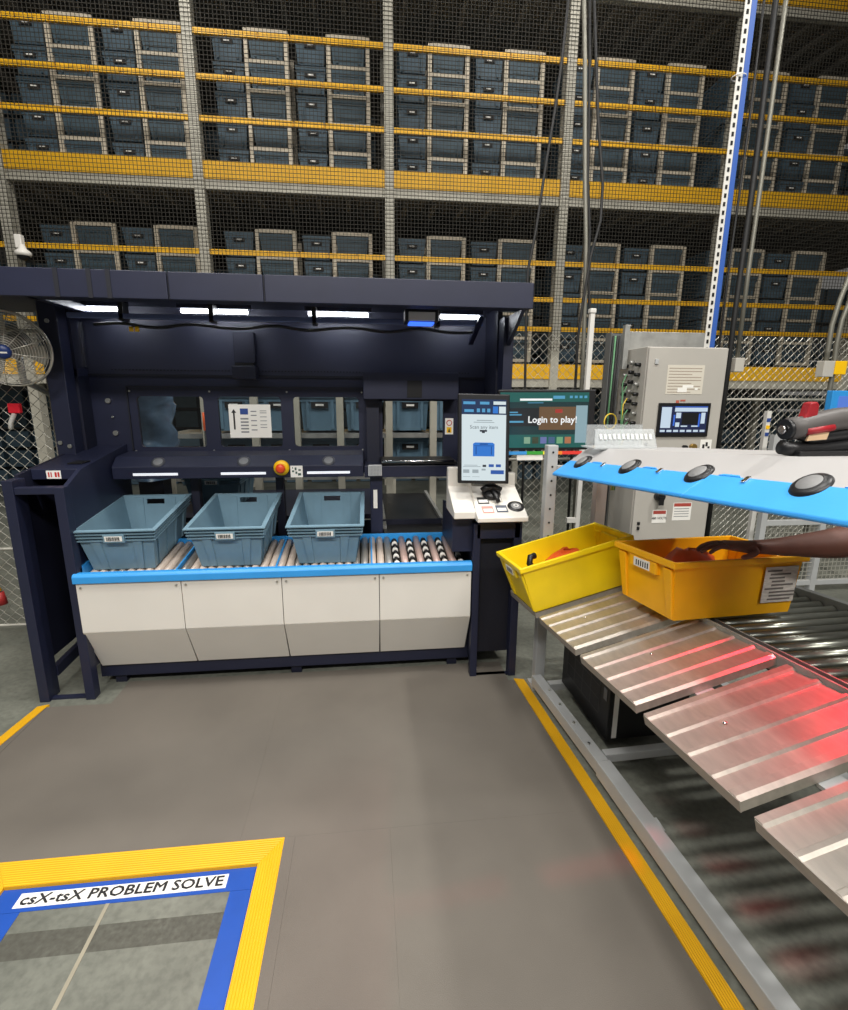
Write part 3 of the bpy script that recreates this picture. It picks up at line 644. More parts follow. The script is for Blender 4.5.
# ------------------------------------------------------------------ open blue-grey totes on the roller table
def make_blue_tote():
    t = thing('blue_tote', 'x', 'tote', (0, 0, 0))
    W, Lg, H = 0.385, 0.58, 0.245; bw, bl = 0.315, 0.50; th = 0.006
    def ring_pts(z, inset):
        f = z/H; w = bw+(W-bw)*f-2*inset; l = bl+(Lg-bl)*f-2*inset
        y0 = Lg/2-l/2; return [(-w/2, y0, z), (w/2, y0, z), (w/2, y0+l, z), (-w/2, y0+l, z)]
    zs = [0, 0.192, 0.224, H]
    q = MB()
    def wall(i, inset):
        R = [ring_pts(z, inset) for z in zs]
        for k in range(3):
            a, b = V(R[k][i]), V(R[k][(i+1) % 4]); c, d = V(R[k+1][(i+1) % 4]), V(R[k+1][i])
            cols = [0, 0.36, 0.64, 1]
            for j in range(3):
                if k == 1 and j == 1 and i in (2,): continue
                P = [a.lerp(b, cols[j]), a.lerp(b, cols[j+1]), d.lerp(c, cols[j+1]), d.lerp(c, cols[j])]
                q.add(P, [(0, 1, 2, 3)])
    for i in range(4): wall(i, 0)
    q.add(ring_pts(0, 0), [(3, 2, 1, 0)])
    b = q.build('body', tote_bl, t)
    so = b.modifiers.new('thick', 'SOLIDIFY'); so.thickness = th; so.offset = -1
    for zc in (H-0.003, H-0.022, H-0.041, H-0.060):
        o_ = 0.019 if zc > H-0.01 else 0.016
        f = zc/H; w = bw+(W-bw)*f; l = bl+(Lg-bl)*f; y0 = Lg/2-l/2; y1 = y0+l; hh = 0.0028
        q = MB(); a = w/2
        q.box(-a-o_, a+o_, y0-o_, y0, zc-hh, zc+hh).box(-a-o_, (a+o_ if zc > H-0.01 or zc < H-0.05 else -0.055), y1, y1+o_, zc-hh, zc+hh).box(0.055, a+o_, y1, y1+o_, zc-hh, zc+hh).box(-a-o_, -a, y0, y1, zc-hh, zc+hh).box(a, a+o_, y0, y1, zc-hh, zc+hh)
        q.build('rim_flange', tote_bl, t)
    # upright ribs on each wall
    def rib(side, s0, s1):
        q = MB(); o_ = 0.010; z0, z1 = 0.004, H-0.056
        A = ring_pts(z0, 0); B = ring_pts(z1, 0); C_ = ring_pts(z0, -0.006); D = ring_pts(z1, -0.010); i, j = side, (side+1) % 4
        L_ = lambda R, s: V(R[i]).lerp(V(R[j]), s)
        q.hexa([L_(A, s0+.015), L_(A, s1-.015), L_(C_, s1-.015), L_(C_, s0+.015), L_(B, s0), L_(B, s1), L_(D, s1), L_(D, s0)]); q.build('wall_rib', tote_bl, t)
    for sd in (0, 2):
        rib(sd, 0.17, 0.29); rib(sd, 0.71, 0.83)
    for sd in (1, 3):
        for c in (0.12, 0.37, 0.63, 0.88): rib(sd, c-0.03, c+0.03)
    # inner ribs on the far end wall
    for c in (-0.095, 0.095):
        MB().obb((c-0.024, Lg-0.046, 0.01), (0.048, 0, 0), (0, 0.012, 0), (0, 0.032, H-0.02)).build('inner_rib', tote_bl, t)
    # label holder on the front rim
    yF = 0.0
    lh = bx(-0.052, 0.052, yF-0.020, yF+0.004, H-0.066, H-0.020).build('label_holder', tote_bl, t, 0.002)
    bx(-0.043, 0.043, yF-0.0215, yF-0.0203, H-0.057, H-0.029).build('label', paper, lh)
    q = MB(); random.seed(3); x = -0.034
    while x < 0.03:
        w = random.choice((0.002, 0.003, 0.005)); q.box(x, x+w, yF-0.0226, yF-0.0217, H-0.053, H-0.033); x += w+random.choice((0.002, 0.003))
    q.build('bar_code', ink, lh)
    return t
BT = make_blue_tote()
labs = ['open blue-grey tote beside the navy wing, next to the table end', 'open blue-grey tote between the other two on the roller table', 'open blue-grey tote beside the bare rollers of the table']
for i, (x, rz) in enumerate(((-1.325, 0.012), (-0.765, 0.0), (-0.236, -0.004))):
    o = BT if i == 0 else copy_tree(BT)
    y = 2.725; o.location = (x, y, tz(y)+0.002); o.rotation_euler = (math.atan(0.122), 0, rz); o['label'] = labs[i]; o['group'] = 'open totes on the roller table'
o = copy_tree(BT); o.location = (-1.12, 3.72, 0.82); o.rotation_euler = (0, 0, 0); o['label'] = 'dim blue-grey tote inside the station beneath the console bar'; o['group'] = 'totes inside the station'
sb = bx(-1.5, 0.05, 3.5, 4.5, 0.78, 0.815).build('inner_conveyor_bed', navy_d, ST)

# ------------------------------------------------------------------ kiosk with portrait touchscreen
KI = thing('touch_kiosk', 'navy kiosk with white sloping console and tall touchscreen', 'kiosk', (0.72, 2.75, 0))
bx(0.582, 0.622, YF, YF+0.05, 0, 0.945).build('leg', navy, KI, 0.003); bx(0.815, 0.860, YF, YF+0.05, 0, 0.965).build('leg', navy, KI, 0.003)
bx(0.590, 0.610, YF+0.05, 3.1, 0.10, 0.95).build('side_panel', navy, KI); bx(0.838, 0.858, YF+0.05, 3.1, 0.10, 0.97).build('side_panel', navy_d, KI)
bx(0.61, 0.838, YF+0.06, YF+0.08, 0.14, 0.86).build('front_panel', navy_d, KI); bx(0.60, 0.85, YF, YF+0.04, 0.86, 0.95).build('top_rail', navy, KI, 0.003)
bx(0.622, 0.815, YF+0.01, YF+0.04, 0, 0.01).build('foot_bar', navy_d, KI); bx(0.60, 0.85, 3.05, 3.1, 0, 0.95).build('rear_post', navy_d, KI)
MB().prism([(0.47, 2.70, 0.775), (0.585, 2.70, 0.775), (0.585, 2.70, 0.955), (0.47, 2.70, 1.0)], (0, 0.38, 0)).build('side_box', navy, KI)
bx(0.63, 0.81, YF+0.055, YF+0.06, 0.14, 0.86).build('recess_panel', mat('navy_deep', (14, 16, 30), 0.6), KI)
# white console body: side faces and a sloping top
top = [(0.470, 2.60, 1.000), (0.868, 2.60, 0.990), (0.868, 2.60, 1.012), (0.868, 2.93, 1.18), (0.470, 2.93, 1.20), (0.470, 2.60, 1.018)]
cs = MB(); Lp = [(2.585, 0.985), (2.585, 1.010), (2.86, 1.13), (2.86, 1.22), (2.92, 1.22), (2.92, 0.985)]
cs.prism([(0.464, y, z) for y, z in [(2.62, 0.985), (2.62, 1.024), (2.85, 1.125), (2.85, 1.235), (2.90, 1.235), (2.90, 0.985)]], (0.12, 0, 0))
cs.prism([(0.584, y, z) for y, z in [(2.57, 0.975), (2.57, 1.000), (2.85, 1.125), (2.85, 1.20), (2.90, 1.20), (2.90, 0.975)]], (0.282, 0, 0))
CN = cs.build('console', whitep, KI, 0.004)
kf = Face((0.584, 2.57, 1.000), (0.282, 0, 0), (0, 0.28, 0.125))
for i, (a, b) in enumerate(((0.10, 0.42), (0.38, 0.46), (0.14, 0.14), (0.42, 0.16))):
    kf.slab('key_label', a, b, a+0.22, b+0.2, 0.0005, 0.003, mat('key_%d' % i, ((60, 60, 60), (196, 190, 180), (200, 150, 140), (90, 96, 110))[i], 0.5), CN)
    kf.rects('key_print', [(a+0.02, b+0.03, a+0.20, b+0.12)], paper, CN, 0.0036)
c = kf.p(0.83, 0.32, 0.001); sp_ = MB().lathe([(0.0, 0.006), (0.044, 0.006), (0.047, 0.0)], c, kf.n, 24).build('speaker_ring', black, CN); MB().lathe([(0.0, 0.0085), (0.027, 0.0085), (0.029, 0.006)], c, kf.n, 20).build('speaker_face', greyl, sp_)
MB().lathe([(0.010, 0.009), (0.012, 0.0095), (0.014, 0.009)], c, kf.n, 16).build('speaker_mark', paper, sp_)
SC = thing('hand_scanner', 'black hand scanner resting in its cradle on the white console', 'scanner', (0.70, 2.77, 1.09))
MB().lathe([(0.0, 0.0), (0.05, 0.002), (0.055, 0.02), (0.04, 0.035), (0.0, 0.04)], (0.70, 2.76, 1.083), kf.n, 18).build('cradle', black, SC)
MB().tube([(0.645, 2.75, 1.115), (0.67, 2.745, 1.135), (0.71, 2.745, 1.138), (0.75, 2.74, 1.118)], 0.020, 10).build('body', black, SC); MB().tube([(0.70, 2.745, 1.13), (0.712, 2.70, 1.10), (0.722, 2.67, 1.066)], 0.013, 8).build('handle', black, SC)
bx(0.62, 0.72, 2.845, 2.85, 1.135, 1.175).build('slot', inkg, CN)
# touchscreen
TS = thing('touchscreen', 'portrait touchscreen showing a blue tote on a white page', 'screen', (0.62, 2.80, 1.15))
tf = Face((0.496, 2.70, 1.170), (0.282, -0.02, -0.004), (-0.004, 0.03, 0.486))
MB().obb(tf.p(0, 0, -0.03), tf.u, tf.v, tf.n*0.03).build('bezel', black, TS, 0.006)
MB().cyl(tf.p(0.5, 0.2, -0.03), (0.64, 2.90, 1.21), 0.03, 10).build('mount', black, TS)
wh = emis('screen_white', (226, 240, 244), 0.85); nb = emis('screen_navy', (28, 52, 92), 0.8); bl_ = emis('screen_blue', (46, 122, 214), 0.9); tx = emis('screen_text', (110, 122, 132), 0.6); cy_ = emis('screen_cyan', (90, 170, 220), 0.8)
tf.rects('display', [(0.07, 0.035, 0.93, 0.775)], wh, TS, 0.001); tf.rects('header', [(0.07, 0.775, 0.93, 0.94)], nb, TS, 0.001)
tf.rects('header_blocks', [(0.10, 0.885, 0.33, 0.915), (0.42, 0.885, 0.60, 0.915), (0.12, 0.80, 0.30, 0.83), (0.36, 0.80, 0.42, 0.84), (0.46, 0.80, 0.52, 0.84), (0.56, 0.80, 0.62, 0.84)], cy_, TS, 0.002)
tf.rects('header_tiles', [(0.68, 0.885, 0.92, 0.92), (0.79, 0.79, 0.92, 0.865)], wh, TS, 0.002); tf.rects('blue_tile', [(0.67, 0.79, 0.77, 0.865)], bl_, TS, 0.002)
tf.text('page_text', 'Scan any item', 0.028, 0.50, 0.635, tx, TS, 0.002, bold=0)
tf.rects('small_text', [(0.36, 0.705, 0.66, 0.715), (0.30, 0.685, 0.70, 0.693), (0.12, 0.205, 0.38, 0.212), (0.10, 0.19, 0.44, 0.197), (0.10, 0.12, 0.22, 0.16), (0.28, 0.12, 0.40, 0.16), (0.46, 0.15, 0.54, 0.17), (0.10, 0.075, 0.24, 0.08), (0.28, 0.075, 0.42, 0.08)], emis('screen_pale', (176, 190, 196), 0.75), TS, 0.002)
tf.rects('badge', [(0.42, 0.585, 0.56, 0.605), (0.46, 0.57, 0.52, 0.585), (0.48, 0.19, 0.55, 0.215)], emis('screen_dark', (50, 56, 66), 0.7), TS, 0.002)['kind'] = 'stuff'
tf.rects('footer_tiles', [(0.60, 0.19, 0.70, 0.222), (0.74, 0.19, 0.84, 0.222), (0.64, 0.11, 0.90, 0.155)], emis('screen_royal', (44, 92, 176), 0.85), TS, 0.002)
MB().add([tf.p(a, b, 0.002) for a, b in ((0.29, 0.31), (0.71, 0.31), (0.71, 0.45), (0.67, 0.465), (0.33, 0.465), (0.29, 0.45))], [(0, 1, 2, 3, 4, 5)]).build('tote_picture', bl_, TS)
tf.rects('tote_picture_lines', [(0.31, 0.425, 0.69, 0.432), (0.34, 0.33, 0.36, 0.42), (0.64, 0.33, 0.66, 0.42), (0.42, 0.44, 0.58, 0.455)], emis('screen_blue_dk', (30, 84, 164), 0.8), TS, 0.003)

# ------------------------------------------------------------------ landscape monitor on its post
MO = thing('monitor', 'landscape monitor with a Login to play screen beside the kiosk', 'monitor', (1.0, 2.85, 1.33))
mf = Face((0.74, 2.80, 1.340), (0.555, -0.03, 0.004), (-0.008, 0.0, 0.338))
MB().obb(mf.p(0, 0, -0.035), mf.u, mf.v, mf.n*0.035).build('bezel', black, MO, 0.005)
MB().cyl(mf.p(0.4, 0.5, -0.03), mf.p(0.4, 0.5, -0.12), 0.03, 10).build('mount', black, MO); MB().obb(mf.p(0.36, 0.4, -0.14), mf.u*0.08, mf.v*0.2, mf.n*0.03).build('mount_plate', black, MO); MB().cyl(mf.p(0.4, 0.5, -0.13), (0.80, 2.93, 1.52), 0.02, 8).build('mount_arm', black, MO)
tl = emis('mon_teal', (34, 112, 104), 0.62); tl2 = emis('mon_dark_teal', (26, 70, 74), 0.5); br_ = emis('mon_brown', (122, 92, 62), 0.7); wt = emis('mon_white', (244, 246, 246), 1.0); bk = emis('mon_black', (30, 38, 42), 0.5); lb = emis('mon_blue', (90, 170, 210), 0.8)
mf.rects('display', [(0.02, 0.04, 0.93, 0.955)], tl2, MO, 0.001); mf.rects('top_band', [(0.02, 0.80, 0.93, 0.955)], tl, MO, 0.0015); mf.rects('bottom_band', [(0.02, 0.04, 0.93, 0.26)], tl, MO, 0.0015)
mf.rects('dark_panel', [(0.02, 0.40, 0.42, 0.70)], bk, MO, 0.002); mf.rects('picture_panel', [(0.42, 0.34, 0.90, 0.72)], br_, MO, 0.002)
mf.rects('side_panel', [(0.80, 0.12, 0.92, 0.74)], emis('mon_pale', (150, 180, 190), 0.8), MO, 0.0023)
mf.rects('search_bar', [(0.22, 0.82, 0.55, 0.855)], wt, MO, 0.0025); mf.rects('blue_chips', [(0.56, 0.85, 0.68, 0.90), (0.73, 0.86, 0.76, 0.90), (0.78, 0.86, 0.81, 0.90), (0.83, 0.86, 0.86, 0.90), (0.88, 0.86, 0.91, 0.90), (0.30, 0.78, 0.46, 0.79)], lb, MO, 0.0025)
mf.text('lettering', 'Login to play!', 0.052, 0.56, 0.505, wt, MO, 0.0035)
for i, cc in enumerate(((150, 190, 160), (70, 80, 60), (120, 130, 190), (80, 110, 150), (130, 190, 140), (200, 130, 90))):
    mf.rects('game_tile', [(0.27+i*0.085, 0.11, 0.335+i*0.085, 0.22)], emis('tile_%d' % i, cc, 0.7), MO, 0.0025)
mf.rects('red_cap', [(0.585, 0.62, 0.66, 0.68)], emis('cap_red', (190, 60, 50), 0.7), MO, 0.003); mf.rects('dark_text', [(0.06, 0.62, 0.20, 0.64), (0.06, 0.58, 0.24, 0.60), (0.06, 0.46, 0.26, 0.49)], lb, MO, 0.003)
# colour-coded strip and paper under the monitor
SCP = thing('colour_strip', 'blue green yellow orange red strip fixed beneath the monitor', 'strip', (1.0, 2.75, 1.30))
for i, cc in enumerate(((60, 150, 220), (60, 160, 60), (236, 220, 60), (240, 140, 50), (226, 60, 50))):
    a = (0.03, 0.30, 0.47, 0.56, 0.67, 0.88); mf.slab('colour_block', a[i], -0.075, a[i+1], -0.02, 0.002, 0.008, mat('strip_%d' % i, cc, 0.5), SCP)
mf.slab('paper_slip', 0.2, -0.17, 0.47, -0.078, 0.002, 0.004, paper, SCP)

# ------------------------------------------------------------------ right-hand conveyor
e1 = V((-0.037, 0.996, -0.086)).normalized(); e2 = V((0.968, 0.057, 0.245)).normalized(); e3 = e2.cross(e1).normalized()
hh = V((0.999, 0.037, 0)).normalized(); rn = hh.cross(e1).normalized()
p0 = V((0.782, 2.098, 0.640)); PIT = 0.421; LAT = 0.495
CV = thing('gravity_conveyor', 'grey framed conveyor with ribbed steel ledge plates and rollers', 'conveyor', (1.25, 1.6, 0))
def pp(a, b, c): return p0-e1*a+e2*b+e3*c
def plate():
    pr = [(0.000, 0.010), (0.022, 0.010), (0.028, 0.002)]
    for a in (0.105, 0.195, 0.285):
        pr += [(a-0.012, 0.002), (a-0.006, 0.009), (a+0.006, 0.009), (a+0.012, 0.002)]
    pr += [(0.338, 0.002), (0.346, 0.010), (0.368, 0.010), (0.380, 0.003), (0.382, -0.018)]
    pr = [(a, c-0.010*(1-a/0.38)) for a, c in pr]
    th = 0.003
    P = [pp(a, 0, c) for a, c in pr]+[pp(a, 0, c-th) for a, c in reversed(pr)]
    q = MB().prism(P, e2*LAT)
    q.obb(pp(0.004, -0.003, -0.032), -e1*0.378+e3*0.010, e2*0.003, e3*0.030)
    return q
pl0 = None
for k in range(-1, 5):
    if pl0 is None: pl0 = plate().build('ledge_plate', stain, CV); pl0.location = e1*PIT
    else:
        c = pl0.copy(); COL.objects.link(c); c.location = -e1*(PIT*k)
for k in range(0, 5):   # rivets catching light and white brackets under the gaps
    MB().lathe([(0, 0.003), (0.005, 0.002), (0.006, 0)], pp(PIT*k+0.14, 0.16+0.05*(k % 2), 0.0005), e3, 10).build('rivet', chrome, CV)
    bx(*[0]*0) if False else MB().obb(pp(PIT*k-0.045, 0.20, -0.035), -e1*0.05, e2*0.06, e3*0.012).build('plate_bracket', greyp, CV)
# dark gutter rail between plates and rollers, roller bed, far side rail
g0 = p0+e1*0.55+e2*LAT
LEN = 2.6
MB().obb(g0+e2*0.002-rn*0.05, -e1*LEN, hh*0.008, rn*0.062).build('gutter_rail', galv, CV)
MB().obb(g0+hh*0.012-rn*0.06, -e1*LEN, hh*0.034, rn*0.045).build('gutter', black_m, CV)
MB().obb(g0+hh*0.046-rn*0.06, -e1*LEN, hh*0.006, rn*0.066).build('gutter_rail', galv, CV)
RW = 0.62
MB().obb(g0+hh*(0.06+RW)-rn*0.07, -e1*LEN, hh*0.035, rn*0.085).build('side_rail', mat('rail_dark_grey', (92, 94, 92), 0.5, 0.3), CV, 0.002)
r0_ = None
for k in range(40):
    if r0_ is None:
        a = g0+hh*0.055-rn*0.030-e1*0.05; r0_ = MB().cyl(a, a+hh*(RW), 0.020, 14).cyl(a-hh*0.004, a+hh*0.006, 0.010, 8).build('roller', rolst, CV)
    else:
        c = r0_.copy(); COL.objects.link(c); c.location = -e1*(0.0625*k)
# supports
MB().box(0.929, 0.985, 2.505, 2.56, 0.02, 1.395).build('front_post', greyp, CV, 0.003)
q = MB()
for k in range(9): q.cyl((0.957, 2.503, 1.36-k*0.075), (0.957, 2.5055, 1.36-k*0.075), 0.006, 8)
q.build('post_holes', black_m, CV, kind='stuff')
bx(0.912, 1.002, 2.485, 2.58, 0, 0.02).build('foot_plate', greyp, CV)
MB().box(1.240, 1.300, 2.565, 2.62, 0.02, 1.36).build('rear_post', mat('post_pinkish', (190, 178, 172), 0.5), CV, 0.003); bx(1.22, 1.32, 2.545, 2.64, 0, 0.02).build('foot_plate', greyp, CV)
def bar(name, a, b, w, h, m=greyp):
    a, b = V(a), V(b); d = (b-a).normalized(); s = d.cross(V((0, 0, 1))).normalized(); u = s.cross(d)
    return MB().obb(a-s*w/2-u*h/2, b-a, s*w, u*h).build(name, m, CV, 0.003)
bar('floor_rail', (0.930, 2.485, 0.07), (0.992, 1.79, 0.07), 0.055, 0.06); bar('floor_rail', (0.992, 1.785, 0.07), (1.10, 0.2, 0.07), 0.062, 0.07)
bar('cross_bar', (1.02, 1.84, 0.08), (1.95, 1.88, 0.08), 0.04, 0.04); bar('cross_bar', (0.97, 2.40, 0.08), (1.95, 2.44, 0.08), 0.04, 0.04)
bar('second_floor_rail', (1.93, 2.45, 0.07), (2.02, 0.2, 0.07), 0.055, 0.06)
for p in ((1.05, 0.95), (1.045, 1.50), (1.94, 2.4), (2.0, 0.5)): bx(p[0]-0.0, p[0]+0.045, p[1]-0.03, p[1]+0.03, 0, 0.05).build('foot', greyp, CV)
for y in (2.40, 0.45): bx(1.94, 1.99, y-0.03, y+0.03, 0.06, 0.80 if y > 1 else 0.93).build('rear_leg', greyp, CV)
for y in (2.3, 1.2, 0.5):
    MB().obb(pp(2.1-y, 0.02, -0.055), e2*0.44, e1*0.04, e3*0.02).build('ledge_support', greyp, CV)
bar('ledge_strut', (0.98, 2.51, 0.58), (1.24, 2.59, 0.64), 0.03, 0.03)
for x, y in ((0.965, 2.33), (0.972, 2.20), (0.984, 2.05), (0.992, 1.90)): MB().cyl((x-0.015, y, 0.099), (x-0.015, y, 0.106), 0.007, 8).build('bolt', screw, CV)

# black computer box on the lower cross bars
PC = thing('computer_case', 'black computer case on the floor rails under the ledge plates', 'computer', (1.25, 2.15, 0.1))
cb = Face((1.045, 2.40, 0.102), (0.018, -0.49, 0), (0, 0, 0.34))
MB().obb(cb.o, cb.u, cb.v, -cb.n*0.40).build('case', black, PC, 0.004)
cb.rects('vent_panel', [(0.12, 0.25, 0.82, 0.85)], mat('vent_dark', (44, 44, 46), 0.6), PC, 0.001)
cb.rects('vent_grid', [(0.12+0.175*i, 0.25, 0.13+0.175*i, 0.85) for i in range(5)]+[(0.12, 0.25+0.2*i, 0.82, 0.262+0.2*i) for i in range(4)], mat('vent_line', (80, 80, 80), 0.6), PC, 0.002)
cb.rects('badge', [(0.90, 0.55, 0.96, 0.72)], inkg, PC, 0.002); cb.rects('badge', [(0.34, 0.88, 0.44, 0.95)], inkg, PC, 0.002)
ff = Face((1.063, 1.91, 0.102), (0.40, 0.015, 0), (0, 0, 0.34)); ff.rects('white_stripe', [(0.06, 0.03, 0.12, 0.97)], paper, PC, 0.002); ff.rects('holes', [(0.55, 0.2, 0.57, 0.23), (0.6, 0.3, 0.62, 0.33), (0.65, 0.25, 0.67, 0.28), (0.57, 0.12, 0.59, 0.15)], inkg, PC, 0.002)

# ------------------------------------------------------------------ yellow totes
def yellow_tote(name, label, m, wid, dep, hgt):
    t = thing(name, label, 'tote', (0, 0, 0), 'yellow totes on the conveyor')
    W, D, H = wid, dep, hgt; bw, bd = W-0.05, D-0.05
    def rg(z, ins=0):
        f = z/H; w = bw+(W-bw)*f-2*ins; d = bd+(D-bd)*f-2*ins
        return [V((W/2-w/2, D/2-d/2, z)), V((W/2+w/2, D/2-d/2, z)), V((W/2+w/2, D/2+d/2, z)), V((W/2-w/2, D/2+d/2, z))]
    A, B = rg(0), rg(H)
    q = MB().add(A+B, [(3, 2, 1, 0), (0, 1, 5, 4), (1, 2, 6, 5), (2, 3, 7, 6), (3, 0, 4, 7)])
    b = q.build('body', m, t); so = b.modifiers.new('thick', 'SOLIDIFY'); so.thickness = 0.006; so.offset = -1
    o = 0.014; q = MB(); a0, a1, b0, b1 = 0, W, 0, D; z0, z1 = H-0.022, H+0.003
    q.box(-o, W+o, -o, 0.001, z0, z1).box(-o, W+o, D-0.001, D+o, z0, z1).box(-o, 0.001, 0, D, z0, z1).box(W-0.001, W+o, 0, D, z0, z1)
    q.build('rim', m, t, 0.004)
    for s in (0, 1):      # end-wall grip pockets and corner columns
        x = -0.010 if s == 0 else W-0.018
        bx(x, x+0.028, D*0.26, D*0.74, H-0.075, H-0.022).build('grip', m, t, 0.006)
        for yy in (0.012, D-0.062):
            MB().hexa([V((0.018 if s == 0 else W-0.03, yy+0.014, 0.002)), V((0.03 if s == 0 else W-0.018, yy+0.014, 0.002)), V((0.03 if s == 0 else W-0.018, yy+0.046, 0.002)), V((0.018 if s == 0 else W-0.03, yy+0.046, 0.002)),
                       V((-0.008 if s == 0 else W-0.012, yy, H-0.03)), V((0.012 if s == 0 else W+0.008, yy, H-0.03)), V((0.012 if s == 0 else W+0.008, yy+0.05, H-0.03)), V((-0.008 if s == 0 else W-0.012, yy+0.05, H-0.03))]).build('corner_column', m, t, 0.004)
    lb_ = bx(-0.0125, -0.0105, D*0.36, D*0.64, H-0.066, H-0.030).build('end_label', paper, t); q = MB()
    for k in range(6): q.box(-0.0138, -0.0126, D*0.38+k*D*0.04, D*0.395+k*D*0.04, H-0.060, H-0.038)
    q.build('bar_code', ink, lb_)
    return t
T1 = yellow_tote('yellow_tote', 'lemon yellow tote on the ledge plate next to the kiosk', yelt, 0.545, 0.345, 0.235)
ax = e2.copy(); ay = e1.copy(); az = e3.copy()
def place(o, org, ax, ay, az):
    m = Matrix((ax, ay, az)).transposed().to_4x4(); m.translation = org; o.matrix_world = m
place(T1, pp(-0.008, -0.028, 0.012), e2, e1, e3)
T2 = yellow_tote('yellow_tote', 'orange yellow tote on the rollers with a large white label sheet', yelt2, 0.555, 0.37, 0.232)
rr_ = 0.0
ay2 = (e1+hh*-0.03).normalized()
place(T2, V((1.112, 1.612, 0.822)), hh, V((-0.10, 0.99, -0.07)).normalized(), rn)
wl = bx(0.375, 0.525, -0.0025, -0.0005, 0.045, 0.195)
wl = MB().obb((0.385, 0.0115, 0.05), (0.145, 0, 0), (0, -0.015, 0.145), (0, -0.002, 0)).build('side_label', mat('worn_label', (214, 208, 200), 0.7, 0, 0.25, 30, stretch=(1, 1, 6)), T2)
q = MB(); random.seed(5)
for k in range(9):
    z = 0.06+k*0.0145; y = 0.0115-0.015*(z-0.05)/0.145-0.0028
    x0 = 0.392+random.uniform(0, .03); q.obb((x0, y, z), (random.uniform(0.05, 0.12), 0, 0), (0, -0.0008, 0.007), (0, -0.0006, 0))
q.build('label_print', mat('print_grey', (110, 104, 100), 0.7), wl if False else T2)
# contents
def packet(name, label, org, s, ax_, ay_, az_, m, seed, cat='packet'):
    random.seed(seed); q = MB(); n, k = 14, 8; vs = []
    for j in range(k+1):
        ph = math.pi*j/k
        for i in range(n):
            t = 2*math.pi*i/n; r = 1+random.uniform(-.14, .14)
            vs.append(org+ax_*(s[0]*r*math.sin(ph)*math.cos(t))+ay_*(s[1]*r*math.sin(ph)*math.sin(t))+az_*(s[2]*r*math.cos(ph)))
    q.add(vs, [(j*n+i, j*n+(i+1) % n, (j+1)*n+(i+1) % n, (j+1)*n+i) for j in range(k) for i in range(n)], True)
    return tag(q.build(name, m), label, cat)
def in1(x, y, z): return pp(-0.008, -0.028, 0.012)+e2*x+e1*y+e3*z
packet('snack_packet', 'crumpled orange packet lying in the lemon yellow tote', in1(0.30, 0.22, 0.10), (0.12, 0.09, 0.085), e2, e1, e3, orangep, 11)
packet('snack_packet', 'silver grey packet lying in the lemon yellow tote', in1(0.44, 0.14, 0.15), (0.05, 0.04, 0.03), e2, e1, e3, mat('silver_wrap', (206, 200, 192), 0.3, 0.4), 12)
tb = MB().tube([in1(0.10, 0.12, 0.02), in1(0.10, 0.13, 0.14), in1(0.085, 0.14, 0.20), in1(0.10, 0.15, 0.225), in1(0.125, 0.16, 0.222)], 0.016, 10).build('tool_handle', black); tag(tb, 'black curved tool handle sticking up in the lemon yellow tote', 'tool')
packet('snack_packet', 'crumpled orange packet lying in the orange yellow tote', V((1.30, 1.82, 0.935)), (0.13, 0.10, 0.105), hh, e1, rn, orangep, 13)
packet('snack_packet', 'red orange wrapped pouch lying in the orange yellow tote', V((1.545, 1.80, 0.915)), (0.07, 0.08, 0.07), hh, e1, rn, mat('red_orange_wrap', (226, 84, 40), 0.45, 0, 0.2, 12), 14)

# ------------------------------------------------------------------ sloping button shelf above the conveyor
th_ = math.radians(35); sv = (hh*math.cos(th_)+V((0, 0, 1))*math.sin(th_)).normalized()
Pn = V((0.994, 0.908, 1.389)); Pf = V((0.910, 2.380, 1.267))
sd = (Pn-Pf).normalized(); nn_ = sd.cross(sv).normalized()
if nn_.z < 0: nn_ = -nn_
SLEN = 2.2
SH = thing('button_shelf', 'sloping shelf with sky blue edge and round black buttons over the conveyor', 'shelf', (1.25, 1.5, 1.2))
def sh(a, b, c): return Pf+sd*a+sv*b+nn_*c
half = 0.96
for a0, a1 in ((0.0, half-0.001), (half+0.001, SLEN)):
    P = [sh(a0, 0.002, -0.012), sh(a0, -0.002, -0.003), sh(a0, 0.006, 0.004), sh(a0, 0.112, 0.004), sh(a0, 0.112, -0.014)]
    MB().prism(P, sd*(a1-a0)).build('blue_edge', bluecon, SH, 0.003)
# raised blue scallops between the buttons
n_b = 5; b0 = 0.14; bs = 0.387
MB().prism([sh(0, 0.112, -0.02), sh(0, 0.112, 0.0015), sh(0, 0.222, 0.0015), sh(0, 0.222, -0.02)], sd*SLEN).build('white_top', whitecon, SH)
rb = sh(0, 0.222, 0.0)
MB().prism([rb, rb+hh*0.42, rb+hh*0.42-V((0, 0, .03)), rb-V((0, 0, .03))], sd*SLEN).build('shelf_board', whitecon, SH)
for k in range(n_b):
    a = b0+k*bs
    c = sh(a, 0.108, 0.004); bt = MB().lathe([(0.0, 0.010), (0.033, 0.010), (0.043, 0.006), (0.0475, 0.0), (0.048, -0.004)], c, nn_, 28).build('button', black, SH)
    MB().lathe([(0.0, 0.0120), (0.027, 0.0120), (0.029, 0.010)], c, nn_, 24).build('button_lens', greyl, bt)
    MB().prism([sh(a+0.080, 0.1125, 0.0045), sh(a+0.165, 0.1125, 0.0045), sh(a+0.155, 0.119, 0.0045), sh(a+0.095, 0.119, 0.0045)], -nn_*0.004).build('edge_tab', bluecon, SH)
    cp = MB().obb(sh(a+0.19, 0.088, 0.004), sd*0.016, sv*0.026, nn_*0.006).build('clip', chrome, SH, 0.002)
MB().obb(V((1.44, 2.3, 1.20)), V((0.05, 0, 0)), V((0, 0.05, 0)), V((0, 0, 0.14))).build('bracket', greyp, SH)
